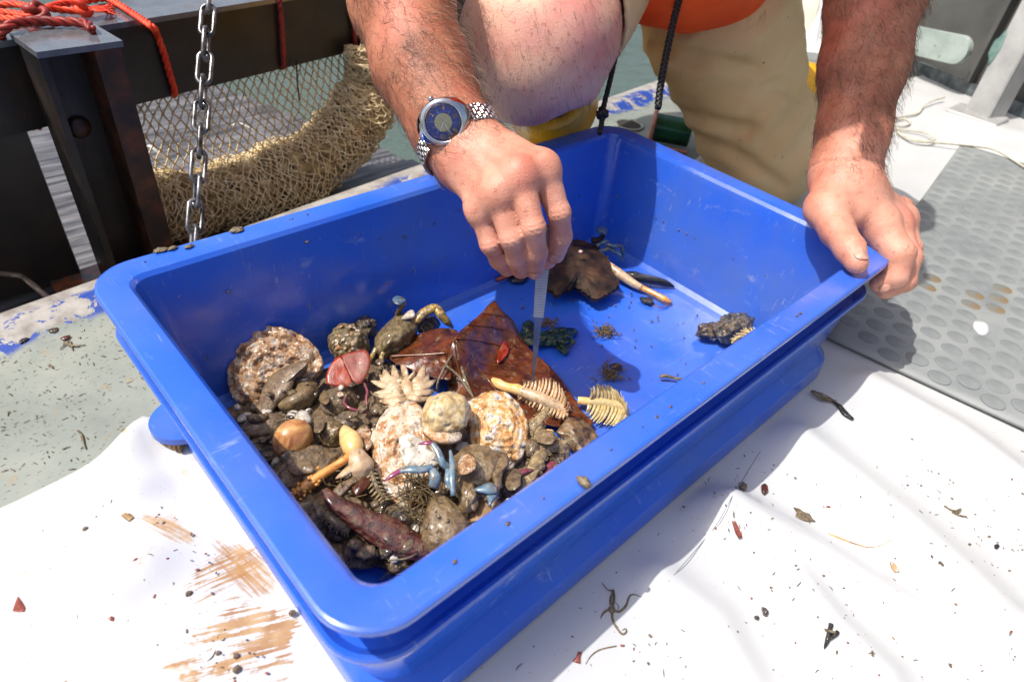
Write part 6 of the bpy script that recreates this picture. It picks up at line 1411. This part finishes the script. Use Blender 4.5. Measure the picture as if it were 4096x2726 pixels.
part('disc', lump(on(k7, 308, 790, .002), (.0030, .0030, .0016), None, 3, .1, 2, 3), M_TWIG, bs)
for pts in ([(308, 790), (300, 740), (312, 700), (285, 690), (258, 655)], [(308, 790), (345, 800), (378, 770), (395, 725), (420, 716), (455, 728)], [(308, 790), (312, 840), (335, 885), (360, 912), (380, 900), (375, 885), (360, 893)], [(308, 790), (280, 795), (260, 815), (252, 835)], [(308, 790), (318, 740), (318, 700), (312, 688)]):
    part('arm', tube(pathon(k7, pts, .0014), [.0011, .0010, .0007, .0003], 6), M_TWIG, bs)
tw = thing('dark_twig', 'dark forked twig on the white sheet near the lower right corner', 'twig', on(k7, 1385, 940))
part('stem', tube(pathon(k7, [(1362, 984), (1378, 945), (1388, 900), (1398, 862)], .0022), [.0005, .0020, .0016, .0020], 7), M_BLK, tw); part('branch', tube(pathon(k7, [(1380, 940), (1405, 925), (1420, 912), (1432, 900)], .0022), [.0016, .0015, .0020, .0017], 7), M_BLK, tw); part('branch', tube(pathon(k7, [(1362, 885), (1390, 897), (1412, 905), (1436, 910)], .003), [.0004, .0014, .0012, .0004], 6), M_TWIG, tw)
for nm, lb, ct, ring, m_ in (
    ('leaf_scrap', 'muddy greenish leaf scrap on the white sheet', 'leaf', [(1212, 282), (1240, 290), (1262, 305), (1290, 315), (1305, 340), (1320, 352), (1285, 352), (1250, 342), (1222, 325), (1228, 305)], M_TWIG),
    ('leaf_scrap', 'rolled reddish brown leaf on the sheet near the tub', 'leaf', [(905, 352), (922, 350), (938, 380), (958, 428), (940, 434), (920, 400)], M_PKL),
    ('leaf_scrap', 'reddish brown torn leaf near the bottom edge of the sheet', 'leaf', [(112, 1045), (132, 1025), (140, 996), (150, 1002), (160, 998), (150, 1030), (152, 1058), (130, 1052)], M_PKL),
    ('seed', 'round olive brown seed on the sheet beside the tub, left of a pair', 'seed', [(940, 158), (960, 156), (980, 170), (978, 190), (962, 196), (945, 182)], M_TWIG),
    ('seed', 'round dark brown seed on the sheet beside the tub, right of a pair', 'seed', [(1052, 170), (1068, 164), (1082, 176), (1085, 200), (1070, 215), (1055, 198)], M_LEAF),
    ('seed', 'grey oval seed on the lit part of the sheet', 'seed', [(1056, 775), (1075, 782), (1088, 800), (1080, 818), (1064, 808)], M_MUDD),
    ('shell_chip', 'pale translucent shell chip on the sheet', 'shell', [(1690, 552), (1706, 556), (1730, 580), (1738, 602), (1716, 604), (1698, 580)], M_OYP),
    ('bark_chip', 'dark grey bark chip near the right edge of the sheet', 'bark', [(2212, 466), (2228, 462), (2238, 474), (2226, 488), (2214, 482)], M_BLK),
    ('bark_chip', 'small dark bark chip in the middle of the sheet', 'bark', [(1015, 824), (1030, 820), (1042, 830), (1036, 842), (1020, 834)], M_MUDD)):
    solo(nm, flat(k7, ring, .0022 if nm != 'seed' else .004, .0009 if nm != 'seed' else .003, seed=len(lb)), m_, lb, ct)
solo('wet_bark', tube(pathon(k2, [(1545, 1165), (1575, 1185), (1600, 1215), (1632, 1240)], .003), [.0006, .0034, .0042, .002], 8, flat=.4), M_BLK, 'wet black bark strip on the sheet by the mat corner', 'bark')
solo('bark_fibres', join(*[tube(pathon(k2, [(1465+rng.uniform(-8, 8), 1125+rng.uniform(-6, 6)), (1500+rng.uniform(-14, 14), 1145+rng.uniform(-14, 14)), (1560+rng.uniform(-10, 10), 1170+rng.uniform(-10, 10))], .002), .0007, 4) for i in range(9)]), M_TWIG, 'thin brown fibres trailing from the wet bark strip', 'fibre')
solo('grass_straw', tube(pathon(k7, [(1388, 415), (1450, 440), (1520, 465), (1590, 482), (1650, 470), (1700, 440)], .001), [.0010, .0008, .0004, .0002], 5), mat('straw', [srgb(196, 130, 60), srgb(214, 186, 130)], 60, .5), 'thin pale grass straw on the white sheet', 'straw')
solo('curled_tendril', tube(pathon(k7, [(1960, 275), (1990, 295), (2020, 300), (2040, 292), (2030, 310), (2000, 308), (2040, 325), (2070, 330)], .0014), .0010, 5), M_TWIG, 'curled brown tendril near the right edge of the sheet', 'tendril')
solo('root_fibre', tube(pathon(k7, [(178, 1062), (205, 1020), (250, 990), (330, 972)], .001), [.0004, .0007, .0007], 5), M_TWIG, 'pale root fibre below the brittle star', 'fibre')
solo('loose_thread', tube(pathon(k7, [(1045, 5), (980, 110), (905, 230), (840, 350), (770, 440), (590, 650)], .001), .00035, 4), mat('grey_thread', srgb(150, 150, 152), rough=.6), 'fine grey thread across the sheet along the tub', 'thread')
for lb, ring, m_ in (('pinkish brown torn leaf at the left edge of the sheet', [(84, 912), (100, 860), (122, 815), (135, 830), (150, 850), (172, 890), (165, 915), (130, 920)], M_PKL), ('crumpled tan leaf flake above the rusty smear', [(812, 268), (840, 252), (880, 258), (905, 285), (870, 310), (840, 290)], mat('tan_flake', [srgb(120, 88, 50), srgb(170, 134, 86)], 60, .5, .4, 120)), ('small red brown flake left of the rusty smear', [(728, 962), (750, 945), (772, 955), (768, 980), (745, 978)], M_PKL)):
    solo('leaf_flake', flat(k8, ring, .0018, .0007, seed=len(lb)), m_, lb, 'leaf')
jr = [on(k8, 610+95*math.cos(t)+20*math.sin(t), 540+70*math.sin(t)-25*math.cos(t), .0012) for t in np.linspace(0, 2*np.pi, 33)[:-1]]
jm, jnt, jb = newmat('clear_jelly'); jb.inputs['Base Color'].default_value = (.9, .9, .88, 1); jb.inputs['Roughness'].default_value = .08; jb.inputs['Alpha'].default_value = .22
solo('jelly_blob', star(on(k8, 610, 540), jr, 7, .0022, .0008, .0004, 90), jm, 'clear wet jelly blob on the white sheet at the left', 'jelly')
for x, y, s, lb in ((1270, 795, .0026, 'round dark mud pellet below the rusty smear'), (575, 358, .0021, 'small dark mud pellet above the jelly blob'), (1595, 1305, .0030, 'largest mud pellet near the bottom of the sheet by the tub'), (1590, 1215, .0022, 'mud pellet above the largest pellet by the tub'), (1470, 1195, .0020, 'mud pellet left of the other two by the tub'), (1968, 925, .0026, 'mud pellet touching the base of the tub')):
    solo('mud_pellet', lump(on(k8, x, y, s*.5), (s, s*.85, s*.7), None, int(x), .25, 2, 3), M_MUDB, lb, 'mud')
# scattered crumbs: too many to count
rs = np.random.default_rng(5); cr_ = {0: [], 1: [], 2: []}
def scat(n_, kx, x0, x1, y0, y1, smax, clust=None):
    for i in range(n_):
        if clust and rs.random() < .6:
            cx, cy, sx_, sy_ = clust[int(rs.integers(len(clust)))]; x, y = rs.normal(cx, sx_), rs.normal(cy, sy_)
        else: x, y = rs.uniform(x0, x1), rs.uniform(y0, y1)
        p = on(kx, x, y, .0006); q = int(rs.choice([0, 1, 2], p=[.5, .22, .28])); s = smax*rs.random()**1.8+.0003
        if -.01 < p[0] < .69 and -.005 < p[1] < .42: continue
        if q < 2: cr_[q].append(lump(p, s*A(rs.uniform(.8, 2), 1, .5), rot((0, 0, 1), rs.uniform(0, 180)), i, .3, 2, 1, 2))
        else:
            a = rs.uniform(0, 6.28); L_ = s*rs.uniform(3, 8); d = A(math.cos(a), math.sin(a), 0)*L_; cr_[2].append(tube(catmull([p-d*.5, p+rs.normal(0, 1, 3)*L_*.15*A(1, 1, 0)+A(0, 0, .0004), p+d*.5], 3), [.0002, .00045, .0002], 4))
scat(300, k7, 0, 2356, 0, 1151, .0013, [(1000, 100, 110, 70), (1250, 550, 180, 90), (1400, 800, 160, 110), (1850, 180, 180, 120), (2200, 450, 130, 90), (900, 350, 80, 50), (350, 1000, 200, 80), (1650, 1020, 200, 70)])
scat(170, k8, 0, 1900, 100, 1390, .0011, [(1000, 260, 200, 60), (1500, 500, 180, 120), (1300, 1150, 200, 120), (300, 600, 120, 100)])
for q, m_, nm, lb in ((0, M_MUDB, 'dark_crumbs', 'dark crumbs scattered over the white sheet'), (1, M_PKL, 'reddish_crumbs', 'reddish crumbs scattered over the white sheet'), (2, M_TWIG, 'plant_fibres', 'short plant fibres scattered over the white sheet')):
    solo(nm, join(*cr_[q]), m_, lb, 'debris', kind='stuff')
# on the painted deck
for lb, pts in (('branched root on the grey deck left of the tub', [[(470, 580), (520, 540), (560, 555), (670, 545)], [(520, 540), (545, 515), (570, 590)], [(500, 520), (550, 545), (620, 560)]]), ('small branched root lower on the grey deck', [[(380, 690), (400, 712), (415, 728)], [(400, 712), (375, 705)]]), ('thin stem on the grey deck near the sheet', [[(600, 1215), (630, 1240), (650, 1300), (672, 1360)], [(612, 1212), (640, 1255), (660, 1320)]])):
    solo('root', join(*[tube(catmull([G4(*k9(x, y), .0016) for x, y in p], 4), [.0004, .0012, .0005], 5) for p in pts]), M_TWIG, lb, 'root')
for lb, ring, m_ in (('black bark flake on the deck by the blue paint', [(145, 520), (165, 495), (205, 485), (230, 492), (200, 515), (160, 535)], M_BLK), ('dark brown leaf flake on the deck left of the tub', [(470, 498), (500, 480), (550, 468), (545, 488), (500, 508)], M_LEAF), ('matted brown weed flake on the deck near the edge', [(372, 430), (410, 412), (455, 408), (450, 432), (420, 448), (385, 445)], M_MUDD)):
    R_ = [G4(*k9(x, y), .0025) for x, y in ring]; solo('deck_flake', star(np.mean(R_, 0), R_, 4, .001, .001, .0005, 160., 2, up=(0, 0, 1)), m_, lb, 'flake')
dk = []
for i in range(420):
    x, y = rs.uniform(0, 1250), rs.uniform(330, 1560); p = G4(*k9(x, y), .0008)
    if p[0] > -.01 and p[1] < .42 or p[1] < .37 or p[1] > .6: continue
    s = .0010*rs.random()**2+.0002; a = rs.uniform(0, 6.28); d = A(math.cos(a), math.sin(a), 0)*s*rs.uniform(1.5, 6)
    dk.append(tube([p-d*.5, p+A(0, 0, .0003), p+d*.5], [s*.3, s*.45, s*.2], 4))
solo('deck_crumbs', join(*dk), M_TWIG, 'dark crumbs and fibres scattered over the painted deck', 'debris', kind='stuff')
tsn = thing('whelk_shell', 'striped brown whelk shell peeping out beside the tub ear', 'shell', G4(*k9(1350, 1290), .008))
wp = catmull([G4(*k9(1250, 1300), .010), G4(*k9(1320, 1290), .012), G4(*k9(1400, 1285), .013), G4(*k9(1460, 1290), .013)], 8); wv, wf = tube(wp, [.0008, .0075, .0115, .0120], 18); wcn_ = np.repeat(wp, 18, 0); wv = wcn_+(wv-wcn_)*(1+.10*np.sin(np.repeat(np.linspace(0, 1, len(wp)), 18)*28))[:, None]
part('whorls', (wv, wf), mat('striped_whelk', [srgb(84, 52, 26), srgb(156, 112, 62), srgb(196, 160, 104)], 60, .35, .4, 160, sc=(3, 1, 1)), tsn)
